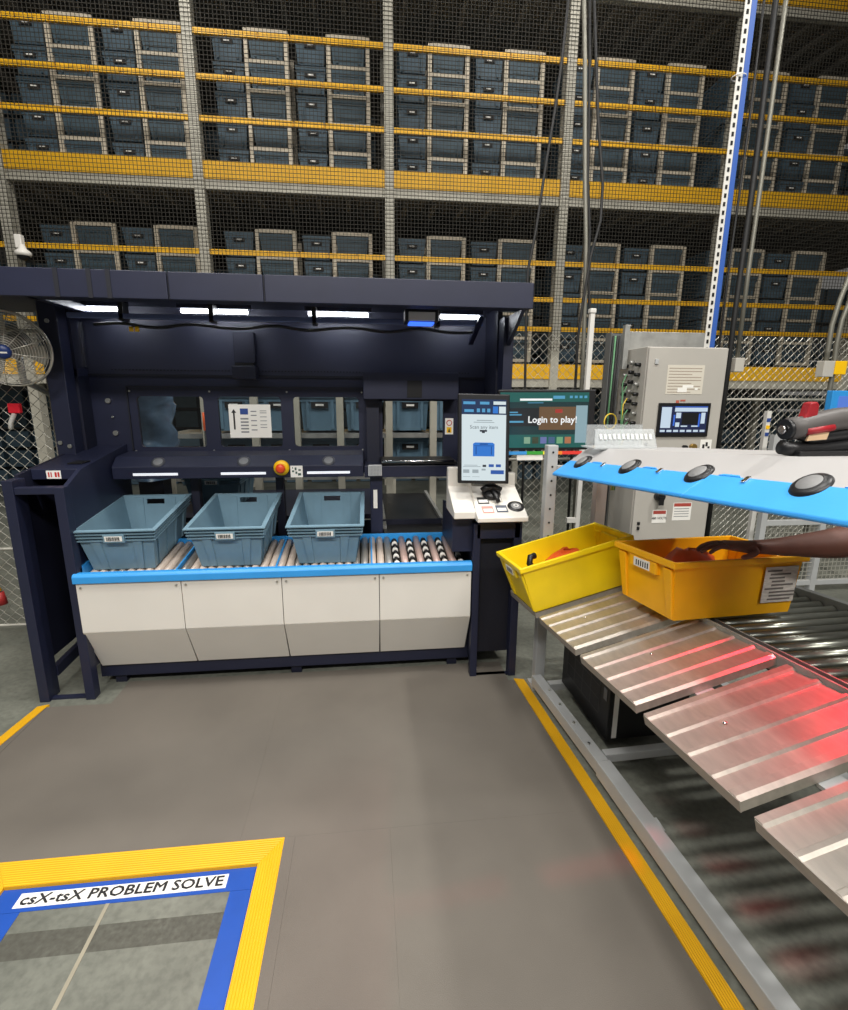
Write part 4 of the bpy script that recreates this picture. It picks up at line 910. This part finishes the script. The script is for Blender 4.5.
bx(0.980, 1.240, 2.49, 2.53, 1.26, 1.29).build('end_bracket', greyp, SH)
# red bar-code scan head under the shelf board
RS = thing('scan_head', 'small black scan head with red window under the button shelf', 'scanner', (1.50, 1.35, 1.30))
RSL = V((1.46, 1.22, 1.34))
bx(1.42, 1.50, 1.18, 1.30, 1.325, 1.40).build('housing', black, RS, 0.004); bx(1.435, 1.485, 1.20, 1.28, 1.320, 1.3245).build('red_window', emis('scan_red', (255, 40, 50), 3.0), RS)
sl_ = bpy.data.lights.new('red_scan_beam', 'SPOT'); sl_.energy = 26; sl_.color = (1, 0.012, 0.04); sl_.spot_size = math.radians(66); sl_.spot_blend = 0.6; sl_.shadow_soft_size = 0.02
so_ = bpy.data.objects.new('red_scan_beam', sl_); COL.objects.link(so_); so_.location = (1.46, 1.24, 1.31); so_.rotation_euler = (V((1.08, 1.20, 0.75))-V((1.46, 1.24, 1.31))).to_track_quat('-Z', 'Y').to_euler()

# clear acrylic tray on the far end of the shelf
AT = thing('acrylic_tray', 'clear acrylic card tray standing on the shelf by the monitor', 'tray', (1.16, 2.28, 1.41))
q = MB(); zA = 1.412
q.hexa([V((1.035, 2.20, zA)), V((1.34, 2.20, zA)), V((1.34, 2.205, zA)), V((1.035, 2.205, zA)), V((1.055, 2.245, zA+.085)), V((1.34, 2.245, zA+.085)), V((1.34, 2.25, zA+.085)), V((1.055, 2.25, zA+.085))])
q.build('front_wall', acryl, AT); bx(1.035, 1.34, 2.20, 2.35, zA-0.005, zA).build('tray_floor', acryl, AT); bx(1.055, 1.34, 2.34, 2.345, zA, zA+0.10).build('back_wall', acryl, AT)
for k in range(12): MB().obb((1.065+k*0.022, 2.2165, zA+0.040), (0.013, 0, 0), (0, 0.011, 0.024), (0, -0.0015, 0)).build('tick_card', mat('tick_white', (206, 208, 206), 0.6), AT)

# red and black hand tool in a cradle on the shelf
HT = thing('hand_tool', 'red and dark grey hand tool lying in a black cradle on the shelf', 'tool', (1.27, 1.29, 1.487))
def ht(x, y, z): return V((1.160+0.82*x, 1.27+0.8*y, 1.487+0.78*z))
MB().tube([ht(0.0, 0.03, 0.03), ht(0.05, 0.03, 0.022), ht(0.14, 0.03, 0.02), ht(0.26, 0.03, 0.035), ht(0.34, 0.02, 0.05)], 0.021, 12).build('cradle', black, HT)
bx(1.185, 1.455, 1.255, 1.335, 1.486, 1.502).build('cradle_base', black, HT, 0.004)
MB().tube([ht(0.015, 0.03, 0.095), ht(0.06, 0.03, 0.10), ht(0.12, 0.03, 0.115), ht(0.19, 0.03, 0.13), ht(0.26, 0.03, 0.135), ht(0.34, 0.03, 0.14)], 0.032, 14).build('tool_body', mat('tool_grey', (78, 74, 72), 0.5), HT)
MB().cyl(ht(0.0, 0.03, 0.093), ht(0.03, 0.03, 0.096), 0.029, 16, 0.026).build('nose', black, HT); MB().cyl(ht(-0.012, 0.03, 0.092), ht(0.0, 0.03, 0.093), 0.012, 12).build('bit', chrome, HT)
MB().prism([ht(0.045, 0.01, 0.115), ht(0.10, 0.01, 0.125), ht(0.10, 0.01, 0.180), ht(0.09, 0.01, 0.192), ht(0.066, 0.01, 0.188), ht(0.058, 0.01, 0.15)], (0, 0.028, 0)).build('red_guard', redp, HT, 0.004)
MB().tube([ht(0.055, -0.002, 0.088), ht(0.10, -0.003, 0.095), ht(0.15, -0.002, 0.103)], 0.011, 8).build('red_stripe', redp, HT)
MB().tube([ht(0.26, -0.002, 0.12), ht(0.30, -0.004, 0.12), ht(0.36, -0.002, 0.13)], 0.010, 8).build('red_stripe', redp, HT)
MB().obb(ht(0.06, -0.004, 0.055), (0.06, 0, 0.004), (0.005, 0, 0.02), (0, 0.006, 0)).build('rating_label', mat('label_tan', (206, 176, 140), 0.6), HT)
MB().tube([ht(0.03, 0.03, 0.09), ht(0.10, 0.03, 0.06), ht(0.22, 0.03, 0.075), ht(0.34, 0.03, 0.10)], 0.018, 10).build('grip', black, HT)

# ------------------------------------------------------------------ grey control cabinet
CA = thing('control_cabinet', 'tall grey control cabinet with touch panel and warning labels', 'cabinet', (2.37, 3.75, 0))
bx(2.05, 2.68, 3.62, 4.0, 0.0, 2.00).build('body', cabm, CA, 0.004)
bx(2.055, 2.675, 3.60, 3.618, 1.20, 1.995).build('upper_door', cabm, CA, 0.004); bx(2.055, 2.675, 3.60, 3.618, 0.05, 1.19).build('lower_door', cabm, CA, 0.004)
bx(2.10, 2.75, 4.0, 4.15, 0.0, 2.15).build('rear_box', galv, CA, 0.003)
cf = Face((2.055, 3.60, 1.20), (0.62, 0, 0), (0, 0, 0.795))
cf.slab('hmi_bezel', 0.18, 0.185, 0.85, 0.50, 0, 0.012, black, CA, 0.003)
hm = lambda L_: [(0.215+(a-.195)*1.053, 0.222+(b-.195)*1.02, 0.215+(c-.195)*1.053, 0.222+(d-.195)*1.02) for a, b, c, d in L_]
cf.rects('hmi_display', hm([(0.195, 0.195, 0.765, 0.44)]), emis('hmi_dark', (28, 40, 84), 0.7), CA, 0.013)
cf.rects('hmi_white', hm([(0.20, 0.24, 0.32, 0.43), (0.36, 0.39, 0.76, 0.425), (0.38, 0.33, 0.44, 0.38), (0.69, 0.28, 0.74, 0.38), (0.38, 0.25, 0.43, 0.29), (0.45, 0.25, 0.53, 0.262), (0.58, 0.25, 0.66, 0.262)]+[(0.20+0.082*i, 0.203, 0.26+0.082*i, 0.222) for i in range(7)]), emis('hmi_w', (206, 224, 240), 0.9), CA, 0.0135)
cf.rects('hmi_black', hm([(0.455, 0.27, 0.655, 0.38)]), emis('hmi_k', (16, 18, 22), 0.4), CA, 0.0138)
cf.rects('hmi_blue', hm([(0.35, 0.26, 0.37, 0.36), (0.66, 0.25, 0.68, 0.37), (0.36, 0.428, 0.76, 0.436)]), emis('hmi_b', (60, 110, 220), 0.9), CA, 0.0137)
nt_ = thing('cabinet_notice', 'yellowed printed notice stuck above the cabinet touch panel', 'notice', (2.36, 3.598, 1.66))
cf.slab('sheet', 0.25, 0.58, 0.72, 0.845, 0.001, 0.002, mat('notice_paper', (206, 200, 186), 0.6), nt_)
cf.rects('print_lines', [(0.27, 0.595+0.027*i, 0.27+(0.42 if i % 3 else 0.3), 0.603+0.027*i) for i in range(9)], mat('print_tan', (160, 146, 132), 0.7), nt_, 0.0025)
cf.rects('glare_patch', [(0.40, 0.60, 0.52, 0.64), (0.46, 0.64, 0.60, 0.665), (0.62, 0.62, 0.66, 0.64)], paper, nt_, 0.003)  # glare on the notice painted as flat white patches
cf.slab('door_latch', 0.08, 0.85, 0.12, 0.895, 0, 0.01, greyp, CA, 0.002); cf.slab('door_latch', 0.05, 0.085, 0.085, 0.13, 0, 0.01, black, CA, 0.002)
cf.rects('warning_tag', [(0.40, 0.50, 0.44, 0.525), (0.455, 0.515, 0.52, 0.53)], mat('tag_red', (180, 90, 70), 0.6), CA, 0.002)
MB().cyl(cf.p(0.57, 0.085, 0), cf.p(0.57, 0.085, 0.03), 0.016, 12).build('key_switch', black, CA); MB().cyl(cf.p(0.68, 0.085, 0), cf.p(0.68, 0.085, 0.025), 0.026, 16).build('brass_knob', mat('brass', (184, 150, 84), 0.35, 0.8), CA)
cf.slab('code_label', 0.78, 0.02, 0.93, 0.155, 0.001, 0.003, paper, CA); cf.rects('code_print', [(0.81, 0.06, 0.84, 0.11), (0.85, 0.09, 0.88, 0.13), (0.88, 0.05, 0.91, 0.09)], ink, CA, 0.0035)
lo = Face((2.055, 3.60, 0.05), (0.62, 0, 0), (0, 0, 1.14))
MB().cyl(lo.p(0.30, 0.735, 0), lo.p(0.30, 0.735, 0.05), 0.035, 14).build('isolator_knob', black, CA); lo.slab('isolator_handle', 0.27, 0.68, 0.33, 0.735, 0.05, 0.06, black, CA)
lo.slab('danger_label', 0.25, 0.545, 0.44, 0.635, 0.001, 0.002, paper, CA); lo.rects('danger_red', [(0.26, 0.608, 0.43, 0.632)], mat('danger', (170, 70, 60), 0.6), CA, 0.0025); lo.text('danger_text', '480 VOLTS', 0.026, 0.345, 0.578, ink, CA, 0.003)
lo.slab('danger_label', 0.52, 0.56, 0.77, 0.685, 0.001, 0.002, paper, CA); lo.rects('danger_red', [(0.53, 0.658, 0.76, 0.682)], MATS['danger'], CA, 0.0025); lo.rects('label_lines', [(0.54, 0.64-0.018*i, 0.74, 0.645-0.018*i) for i in range(4)], inkg, CA, 0.0025)
for b in (0.50, 0.535): lo.slab('door_latch', 0.06, b, 0.09, b+0.02, 0, 0.01, black, CA)
# glands and wires on the cabinet side
for k in range(9):
    for j in range(3):
        y = 3.70+j*0.09; z = 1.30+k*0.072+0.02*(j % 2)
        MB().cyl((2.05, y, z), (2.012, y, z), 0.014, 8).build('cable_gland', black if (k+j) % 3 else galv, CA)
gm = mat('wire_green', (90, 140, 100), 0.5); gm2 = mat('wire_yellow', (210, 180, 60), 0.5)
for k in range(6):
    MB().tube([(2.012, 3.72+0.02*k, 1.36+0.09*k), (1.985, 3.72+0.02*k, 1.34+0.08*k), (1.97, 3.76, 1.2+0.05*k), (1.955+0.006*k, 3.80, 0.9)], 0.005, 6).build('wire', gm if k % 3 else gm2, CA)
WW = thing('cable_tray', 'upright grey steel cable tray beside the grey control cabinet', 'tray', (1.92, 3.9, 0))
MB().box(1.86, 1.99, 3.90, 3.91, 0, 2.12).box(1.86, 1.865, 3.82, 3.90, 0, 2.12).build('tray', mat('tray_grey', (104, 106, 106), 0.5, 0.3), WW)
bx(1.99, 2.03, 3.86, 3.90, 1.85, 2.18).build('slotted_strut', galv, WW, 0.002)
for k in range(5): MB().tube([(1.88+0.02*k, 3.885, 0.0), (1.885+0.02*k, 3.875+0.01*math.sin(k), 0.8), (1.88+0.02*k, 3.885, 1.5), (1.89+0.018*k, 3.88, 2.1)], 0.007, 6).build('cable', cablem if k != 2 else gm, WW)
MB().ring((1.90, 3.80, 1.45), (0.3, -1, 0), 0.06, 0.006, 20, 6).build('wire_loop', gm2, WW)

# ------------------------------------------------------------------ blue slotted strut, conduits and cables
BS = thing('slotted_strut', 'tall blue and white slotted strut rising behind the grey cabinet', 'strut', (2.84, 4.2, 0))
bx(2.86, 2.91, 4.16, 4.165, 0, 6.6).build('slotted_face', strutw, BS); bx(2.912, 2.955, 4.16, 4.22, 0, 6.6).build('blue_channel', strutb, BS)
q = MB()
for k in range(75): q.box(2.876, 2.894, 4.156, 4.1598, 1.9+k*0.062, 1.93+k*0.062)
q.build('slot', black_m, BS, kind='stuff'); MB().ring((2.90, 4.19, 4.05), (0, 0, 1), 0.05, 0.004, 20, 5).build('tie', paper, BS)
def line(name, pts, r, m, label, cat): return tag(MB().tube(pts, r, 8).build(name, m), label, cat)
line('conduit', [(1.60, 4.22, 6.5), (1.636, 4.22, 4.471), (1.672, 4.22, 4.098), (1.735, 4.22, 3.297), (1.777, 4.22, 2.867), (1.804, 4.22, 2.415), (1.823, 4.22, 1.94), (1.854, 4.22, 0.0)], 0.018, conduit, 'thin grey conduit rising past the white capped fence post', 'conduit')
line('cable', [(1.70, 4.34, 6.5), (1.729, 4.34, 4.53), (1.76, 4.34, 4.148), (1.809, 4.34, 3.33), (1.856, 4.34, 2.967), (1.863, 4.34, 2.664), (1.906, 4.34, 2.352), (1.914, 4.34, 0.0)], 0.012, cablem, 'black cable hanging straight behind the thin grey conduit', 'cable')
line('cable', [(1.66, 4.18, 6.5), (1.69, 4.18, 4.514), (1.784, 4.18, 3.739), (1.865, 4.18, 3.254), (1.869, 4.18, 2.999), (1.805, 4.17, 2.734), (1.766, 4.18, 2.346), (1.748, 4.18, 2.106), (1.784, 4.18, 0.0)], 0.012, cablem, 'black cable looping across the thin grey conduit', 'cable')
line('cable', [(1.55, 4.1, 5.6), (1.452, 4.1, 4.017), (1.42, 4.1, 3.699), (1.368, 4.1, 3.303), (1.321, 4.1, 2.888), (1.272, 4.1, 2.602), (1.275, 4.1, 2.232), (1.311, 4.1, 1.2), (1.32, 4.1, 0.0)], 0.011, cablem, 'slack black cable hanging past the end of the navy hood', 'cable')
line('conduit', [(3.222, 4.2, 6.6), (3.212, 4.2, 4.058), (3.211, 4.2, 3.287), (3.205, 4.2, 2.683), (3.21, 4.2, 1.97)], 0.018, conduit, 'grey conduit dropping to the white box beside the blue strut', 'conduit')
line('cable', [(3.10, 4.18, 6.6), (3.12, 4.18, 4.052), (3.127, 4.18, 3.428), (3.122, 4.18, 2.835), (3.118, 4.18, 2.445), (3.13, 4.18, 0.0)], 0.022, cablem, 'thick black cable hanging between the blue strut and a grey conduit', 'cable')
line('cable', [(3.025, 4.2, 6.6), (3.041, 4.2, 3.912), (3.036, 4.2, 3.279), (3.026, 4.2, 2.755), (3.034, 4.2, 0.0)], 0.010, cablem, 'thin black cable hanging close beside the blue strut', 'cable')
line('conduit', [(4.25, 4.15, 3.6), (4.15, 4.15, 2.85), (4.092, 4.15, 2.62), (4.05, 4.15, 2.459), (4.015, 4.15, 2.255), (4.017, 4.15, 2.048), (4.018, 4.15, 1.956)], 0.02, conduit, 'bent grey conduit ending on the white box by the yellow tag', 'conduit')
line('conduit', [(4.40, 4.15, 3.6), (4.24, 4.15, 2.85), (4.134, 4.15, 2.421), (4.102, 4.15, 2.298), (4.09, 4.15, 2.091), (4.10, 4.15, 1.948), (4.10, 4.15, 1.75), (4.11, 4.15, 0.0)], 0.02, conduit, 'bent grey conduit running down behind the yellow tag to the floor', 'conduit')
jb = bx(3.968, 4.072, 4.11, 4.19, 1.82, 1.955).build('junction_box', mat('box_offwhite', (186, 182, 172), 0.5), None, 0.004); tag(jb, 'white junction box on the bent conduit by the yellow tag', 'box')
jb = bx(3.17, 3.255, 4.16, 4.24, 1.856, 1.973).build('junction_box', mat('box_offwhite', (186, 182, 172), 0.5), None, 0.004); tag(jb, 'white junction box at the foot of the conduit beside the blue strut', 'box')
yt = bx(4.076, 4.19, 4.11, 4.125, 1.84, 1.955).build('yellow_tag', yelp, None, 0.004); tag(yt, 'yellow tag on the bent conduit beside a white junction box', 'tag')
TP = thing('teach_terminal', 'small sky blue terminal with lit screen behind the hand tool', 'terminal', (4.0, 3.9, 0))
bx(3.89, 4.15, 3.9, 3.96, 1.49, 1.70).build('case', bluelip, TP, 0.006); bx(3.95, 4.11, 3.895, 3.899, 1.54, 1.655).build('display', emis('term', (90, 130, 220), 0.9), TP); bx(3.99, 4.05, 3.93, 3.98, 0, 1.49).build('stand', galv, TP)
MP = thing('marker_post', 'short white post with coloured spots behind the button shelf', 'post', (3.365, 3.95, 0))
bx(3.345, 3.385, 3.93, 3.965, 0, 1.53).build('pole', strutw, MP)
for k, m in enumerate((inkb, yelp, inkb)): bx(3.349, 3.381, 3.926, 3.93, 1.32+0.06*k, 1.35+0.06*k).build('spot', m, MP)
GT = thing('gate_frame', 'grey framed wire gate standing behind the roller conveyor', 'gate', (3.8, 3.7, 0))
for x in (3.25, 3.80, 4.35): bx(x-0.025, x+0.025, 3.68, 3.73, 0, 1.35).build('upright', greyp, GT)
for z in (0.08, 0.62, 1.33): bx(3.23, 4.37, 3.685, 3.725, z-0.02, z+0.02).build('rail', greyp, GT)
q = MB()
for k in range(28): q.box(3.27+0.039*k, 3.274+0.039*k, 3.70, 3.704, 0.1, 0.61)
for k in range(14): q.box(3.25, 4.35, 3.70, 3.704, 0.1+0.039*k, 0.104+0.039*k)
q.build('wire_mesh', fencem, GT, kind='stuff')

# ------------------------------------------------------------------ fan on the left, small items on the left fence
FN = thing('wall_fan', 'round wire caged fan with blue hub beside the navy station', 'fan', (-1.9, 3.4, 1.60))
fc = V((-1.868, 2.99, 1.875)); fa = V((0.22, -0.93, -0.28)).normalized(); R = 0.19
q = MB()
for k in range(15):
    rr = R*(1-k/16.5); q.ring(fc+fa*(0.055*(1-(rr/R)**2)+0.03), fa, rr, 0.0016, 40, 4)
u_ = fa.orthogonal().normalized(); v_ = fa.cross(u_)
for k in range(12):
    t = 2*math.pi*k/12; dd = u_*math.cos(t)+v_*math.sin(t)
    q.tube([fc+dd*(R*s)+fa*(0.055*(1-s*s)+0.0305) for s in (0.1, 0.3, 0.5, 0.7, 0.85, 1.0)], 0.0022, 4)
q.build('front_grille', wirem, FN, kind='stuff')
q = MB()
for k in range(9): q.ring(fc-fa*(0.07*(1-(1-k/10)**2)+0.0), fa, R*(1-k/10.5), 0.0016, 40, 4)
q.ring(fc+fa*0.015, fa, R+0.004, 0.006, 40, 6); q.build('rear_grille', wirem, FN, kind='stuff')
for k in range(3):
    t0 = 2*math.pi*k/3; P = []
    for s in (0.15, 0.45, 0.75, 0.95):
        for w in (-0.42, 0, 0.42):
            t = t0+w*(1-0.2*s); P.append(fc+(u_*math.cos(t)+v_*math.sin(t))*(R*s*0.93)+fa*(0.004+0.03*w))
    MB().add(P, [(i*3+j, i*3+j+1, i*3+j+4, i*3+j+3) for i in range(3) for j in range(2)], True).build('blade', mat('fan_blade', (150, 148, 140), 0.4, 0.4), FN)
hb = MB().lathe([(0.0, 0.012), (0.032, 0.010), (0.036, 0.0), (0.036, -0.01)], fc+fa*0.088, fa, 24).build('hub_badge', mat('hub_blue', (28, 52, 110), 0.4), FN)
hf = Face(fc+fa*0.1005-u_*0.02-v_*0.005, u_*0.04, v_*0.01); 
MB().add([fc+fa*0.1012+V((1, 0.2, 0)).normalized()*a+V((0, -.28, .96)).normalized()*b for a, b in ((-0.022, -0.004), (0.022, -0.004), (0.022, 0.004), (-0.022, 0.004))], [(0, 1, 2, 3)]).build('badge_print', paper, hb)
MB().cyl(fc-fa*0.02, fc-fa*0.16, 0.06, 16).build('motor', mat('motor_grey', (120, 118, 112), 0.5), FN); MB().tube([fc-fa*0.12, fc-fa*0.13+V((0, 0.0, -0.2)), V((-1.95, 3.56, 1.60))], 0.018, 8).build('arm', galv, FN)
LG = thing('fence_latch', 'yellow and red handle hanging on the fence beside the navy leg', 'handle', (-2.42, 3.45, 0.3))
MB().tube([(-2.50, 3.46, 0.62), (-2.505, 3.46, 0.40), (-2.475, 3.46, 0.34)], 0.022, 8).build('yellow_grip', yelp, LG); MB().cyl((-2.475, 3.46, 0.335), (-2.46, 3.46, 0.25), 0.028, 10).build('red_tip', mat('dull_red', (168, 44, 44), 0.5), LG)
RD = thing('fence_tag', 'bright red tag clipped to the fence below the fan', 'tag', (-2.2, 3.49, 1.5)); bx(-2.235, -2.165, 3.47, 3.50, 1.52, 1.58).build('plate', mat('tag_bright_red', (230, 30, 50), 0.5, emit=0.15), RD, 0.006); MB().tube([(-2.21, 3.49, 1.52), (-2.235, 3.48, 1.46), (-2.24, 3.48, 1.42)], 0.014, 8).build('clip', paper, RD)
LPN = thing('grey_post', 'wide grey post behind the fan next to the navy station', 'post', (-2.0, 3.62, 0)); bx(-2.06, -1.98, 3.60, 3.66, 0, 2.15).build('shaft', mat('post_taupe', (150, 146, 134), 0.6), LPN); bx(-2.07, -1.97, 3.59, 3.67, 0, 0.02).build('foot', galv, LPN)
# dome camera on the leftmost rack upright
DC = thing('dome_camera', 'white dome security camera on the rack upright above the hood', 'camera', (-4.28, 7.25, 3.2))
bx(-4.30, -4.22, 7.30, 7.38, 3.40, 3.56).build('bracket', whitep, DC, 0.01); MB().lathe([(0, 0.10), (0.03, 0.10), (0.045, 0.05), (0.085, 0.02), (0.09, 0.0), (0.085, -0.03), (0, -0.03)], (-4.20, 7.27, 3.33), (0, 0, 1), 20).build('housing', whitep, DC); MB().lathe([(0.07, -0.03), (0.06, -0.06), (0.03, -0.08), (0, -0.085)], (-4.20, 7.27, 3.33), (0, 0, 1), 20).build('dome', black, DC)
q = MB()
for k in range(18): q.box(-4.33, -4.27, 7.36, 7.38, 3.56+0.10*k, 3.56+0.10*k)
q.build('slotted_bracket', galv, DC, kind='stuff')

# ------------------------------------------------------------------ person reaching in from the far side of the conveyor
def skin_mesh(name, verts, edges, root, m, parent=None, sub=2):
    me = bpy.data.meshes.new(name); o0 = OR[parent.name] if parent is not None else V((0, 0, 0))
    me.from_pydata([tuple(V(v[0])-o0) for v in verts], edges, []); me.update()
    o = bpy.data.objects.new(name, me); COL.objects.link(o)
    sm = o.modifiers.new('skin', 'SKIN'); sm.use_smooth_shade = True
    for i, v in enumerate(verts):
        sv_ = me.skin_vertices[0].data[i]; r = v[1] if isinstance(v[1], tuple) else (v[1], v[1]); sv_.radius = r; sv_.use_root = (i == root)
    o.modifiers.new('sub', 'SUBSURF').levels = sub; o.modifiers['sub'].render_levels = sub
    me.materials.append(m)
    if parent is not None: o.parent = parent
    OR[o.name] = o0
    return o
PE = thing('person', 'person in dark clothes reaching an arm over the orange yellow tote', 'person', (2.62, 1.25, 0))
B = [((2.62, 1.25, 0.98), 0.15), ((2.60, 1.25, 1.18), 0.14), ((2.56, 1.26, 1.40), 0.15), ((2.54, 1.27, 1.52), 0.07), ((2.52, 1.28, 1.58), 0.058), ((2.49, 1.29, 1.70), 0.088), ((2.48, 1.29, 1.79), 0.075),
     ((2.50, 1.45, 1.44), 0.062), ((2.12, 1.46, 1.27), 0.076), ((1.90, 1.49, 1.205), 0.080), ((1.66, 1.55, 1.135), 0.060), ((1.48, 1.615, 1.108), (0.040, 0.032)), ((1.39, 1.650, 1.103), (0.046, 0.021)), ((1.335, 1.664, 1.103), (0.043, 0.018)),
     ((2.58, 1.06, 1.44), 0.060), ((2.60, 0.98, 1.16), 0.046), ((2.52, 1.00, 0.92), 0.034), ((2.50, 1.00, 0.83), (0.04, 0.02)),
     ((2.62, 1.36, 0.90), 0.095), ((2.64, 1.37, 0.50), 0.062), ((2.66, 1.37, 0.10), 0.042), ((2.54, 1.37, 0.04), 0.035),
     ((2.62, 1.14, 0.90), 0.095), ((2.64, 1.13, 0.50), 0.062), ((2.66, 1.13, 0.10), 0.042), ((2.54, 1.13, 0.04), 0.035)]
E_ = [(0, 1), (1, 2), (2, 3), (3, 4), (4, 5), (5, 6), (2, 7), (7, 8), (8, 9), (9, 10), (10, 11), (11, 12), (12, 13), (2, 14), (14, 15), (15, 16), (16, 17), (0, 18), (18, 19), (19, 20), (20, 21), (0, 22), (22, 23), (23, 24), (24, 25)]
# fingers and thumb of the reaching hand (palm down, fingers towards the tote)
def addf(pts, rs, att):
    i0 = len(B); prev = att
    for p, r in zip(pts, rs): B.append((p, r)); E_.append((prev, len(B)-1)); prev = len(B)-1
for k, (dy, L_) in enumerate(((-0.034, 0.072), (-0.011, 0.085), (0.012, 0.080), (0.034, 0.062))):
    x0, y0 = 1.315, 1.668+dy
    addf([(x0, y0, 1.105), (x0-L_*0.45, y0+dy*0.12, 1.111-0.004*k), (x0-L_*0.8, y0+dy*0.22, 1.103-0.004*k), (x0-L_*1.1, y0+dy*0.25, 1.087-0.004*k)], (0.0095, 0.009, 0.0085, 0.007), 13)
addf([(1.405, 1.600, 1.096), (1.365, 1.583, 1.088), (1.330, 1.583, 1.081)], (0.013, 0.0105, 0.009), 12)
skin_mesh('body', B, E_, 0, skin, PE)
cl = mat('dark_cloth', (40, 40, 46), 0.85, 0, 0.1, 20)
skin_mesh('shirt', [((2.62, 1.25, 0.96), 0.165), ((2.60, 1.25, 1.18), 0.155), ((2.56, 1.26, 1.40), 0.165), ((2.545, 1.267, 1.49), 0.085), ((2.50, 1.45, 1.44), 0.078), ((2.34, 1.455, 1.345), 0.088), ((2.58, 1.06, 1.44), 0.076), ((2.59, 1.02, 1.30), 0.070)], [(0, 1), (1, 2), (2, 3), (2, 4), (4, 5), (2, 6), (6, 7)], 0, cl, PE)
skin_mesh('trousers', [((2.62, 1.25, 0.97), 0.16), ((2.62, 1.36, 0.88), 0.11), ((2.64, 1.37, 0.50), 0.08), ((2.66, 1.37, 0.12), 0.065), ((2.62, 1.14, 0.88), 0.11), ((2.64, 1.13, 0.50), 0.08), ((2.66, 1.13, 0.12), 0.065)], [(0, 1), (1, 2), (2, 3), (0, 4), (4, 5), (5, 6)], 0, cl, PE)
MB().lathe([(0.0, 0.115), (0.05, 0.105), (0.085, 0.06), (0.098, 0.0), (0.092, -0.04)], (2.49, 1.29, 1.765), (0.05, 0, 1), 18).build('hair', black_m, PE)
for s in (1.37, 1.13): MB().hexa([V((2.46, s-0.05, 0)), V((2.73, s-0.05, 0)), V((2.73, s+0.05, 0)), V((2.46, s+0.05, 0)), V((2.50, s-0.04, 0.05)), V((2.72, s-0.045, 0.10)), V((2.72, s+0.045, 0.10)), V((2.50, s+0.04, 0.05))]).build('shoe', black, PE, 0.015)
hd = V((2.49, 1.29, 1.70))
for s in (-1, 1):
    MB().lathe([(0, 0.008), (0.008, 0.004), (0.010, 0)], hd+V((-0.082, s*0.032, 0.02)), (-1, 0, 0), 10).build('eye', ink, PE); MB().lathe([(0, 0.012), (0.02, 0.008), (0.026, 0)], hd+V((0.0, s*0.082, 0.0)), (0, s, 0), 10).build('ear', skin, PE)
MB().hexa([hd+V(p) for p in ((-0.08, -0.014, -0.025), (-0.105, -0.010, -0.022), (-0.105, 0.010, -0.022), (-0.08, 0.014, -0.025), (-0.078, -0.006, 0.02), (-0.086, -0.005, 0.02), (-0.086, 0.005, 0.02), (-0.078, 0.006, 0.02))]).build('nose', skin, PE, 0.004)
MB().box(hd.x-0.088, hd.x-0.07, hd.y-0.024, hd.y+0.024, hd.z-0.055, hd.z-0.045).build('mouth', mat('lip', (120, 60, 56), 0.5), PE, 0.003)
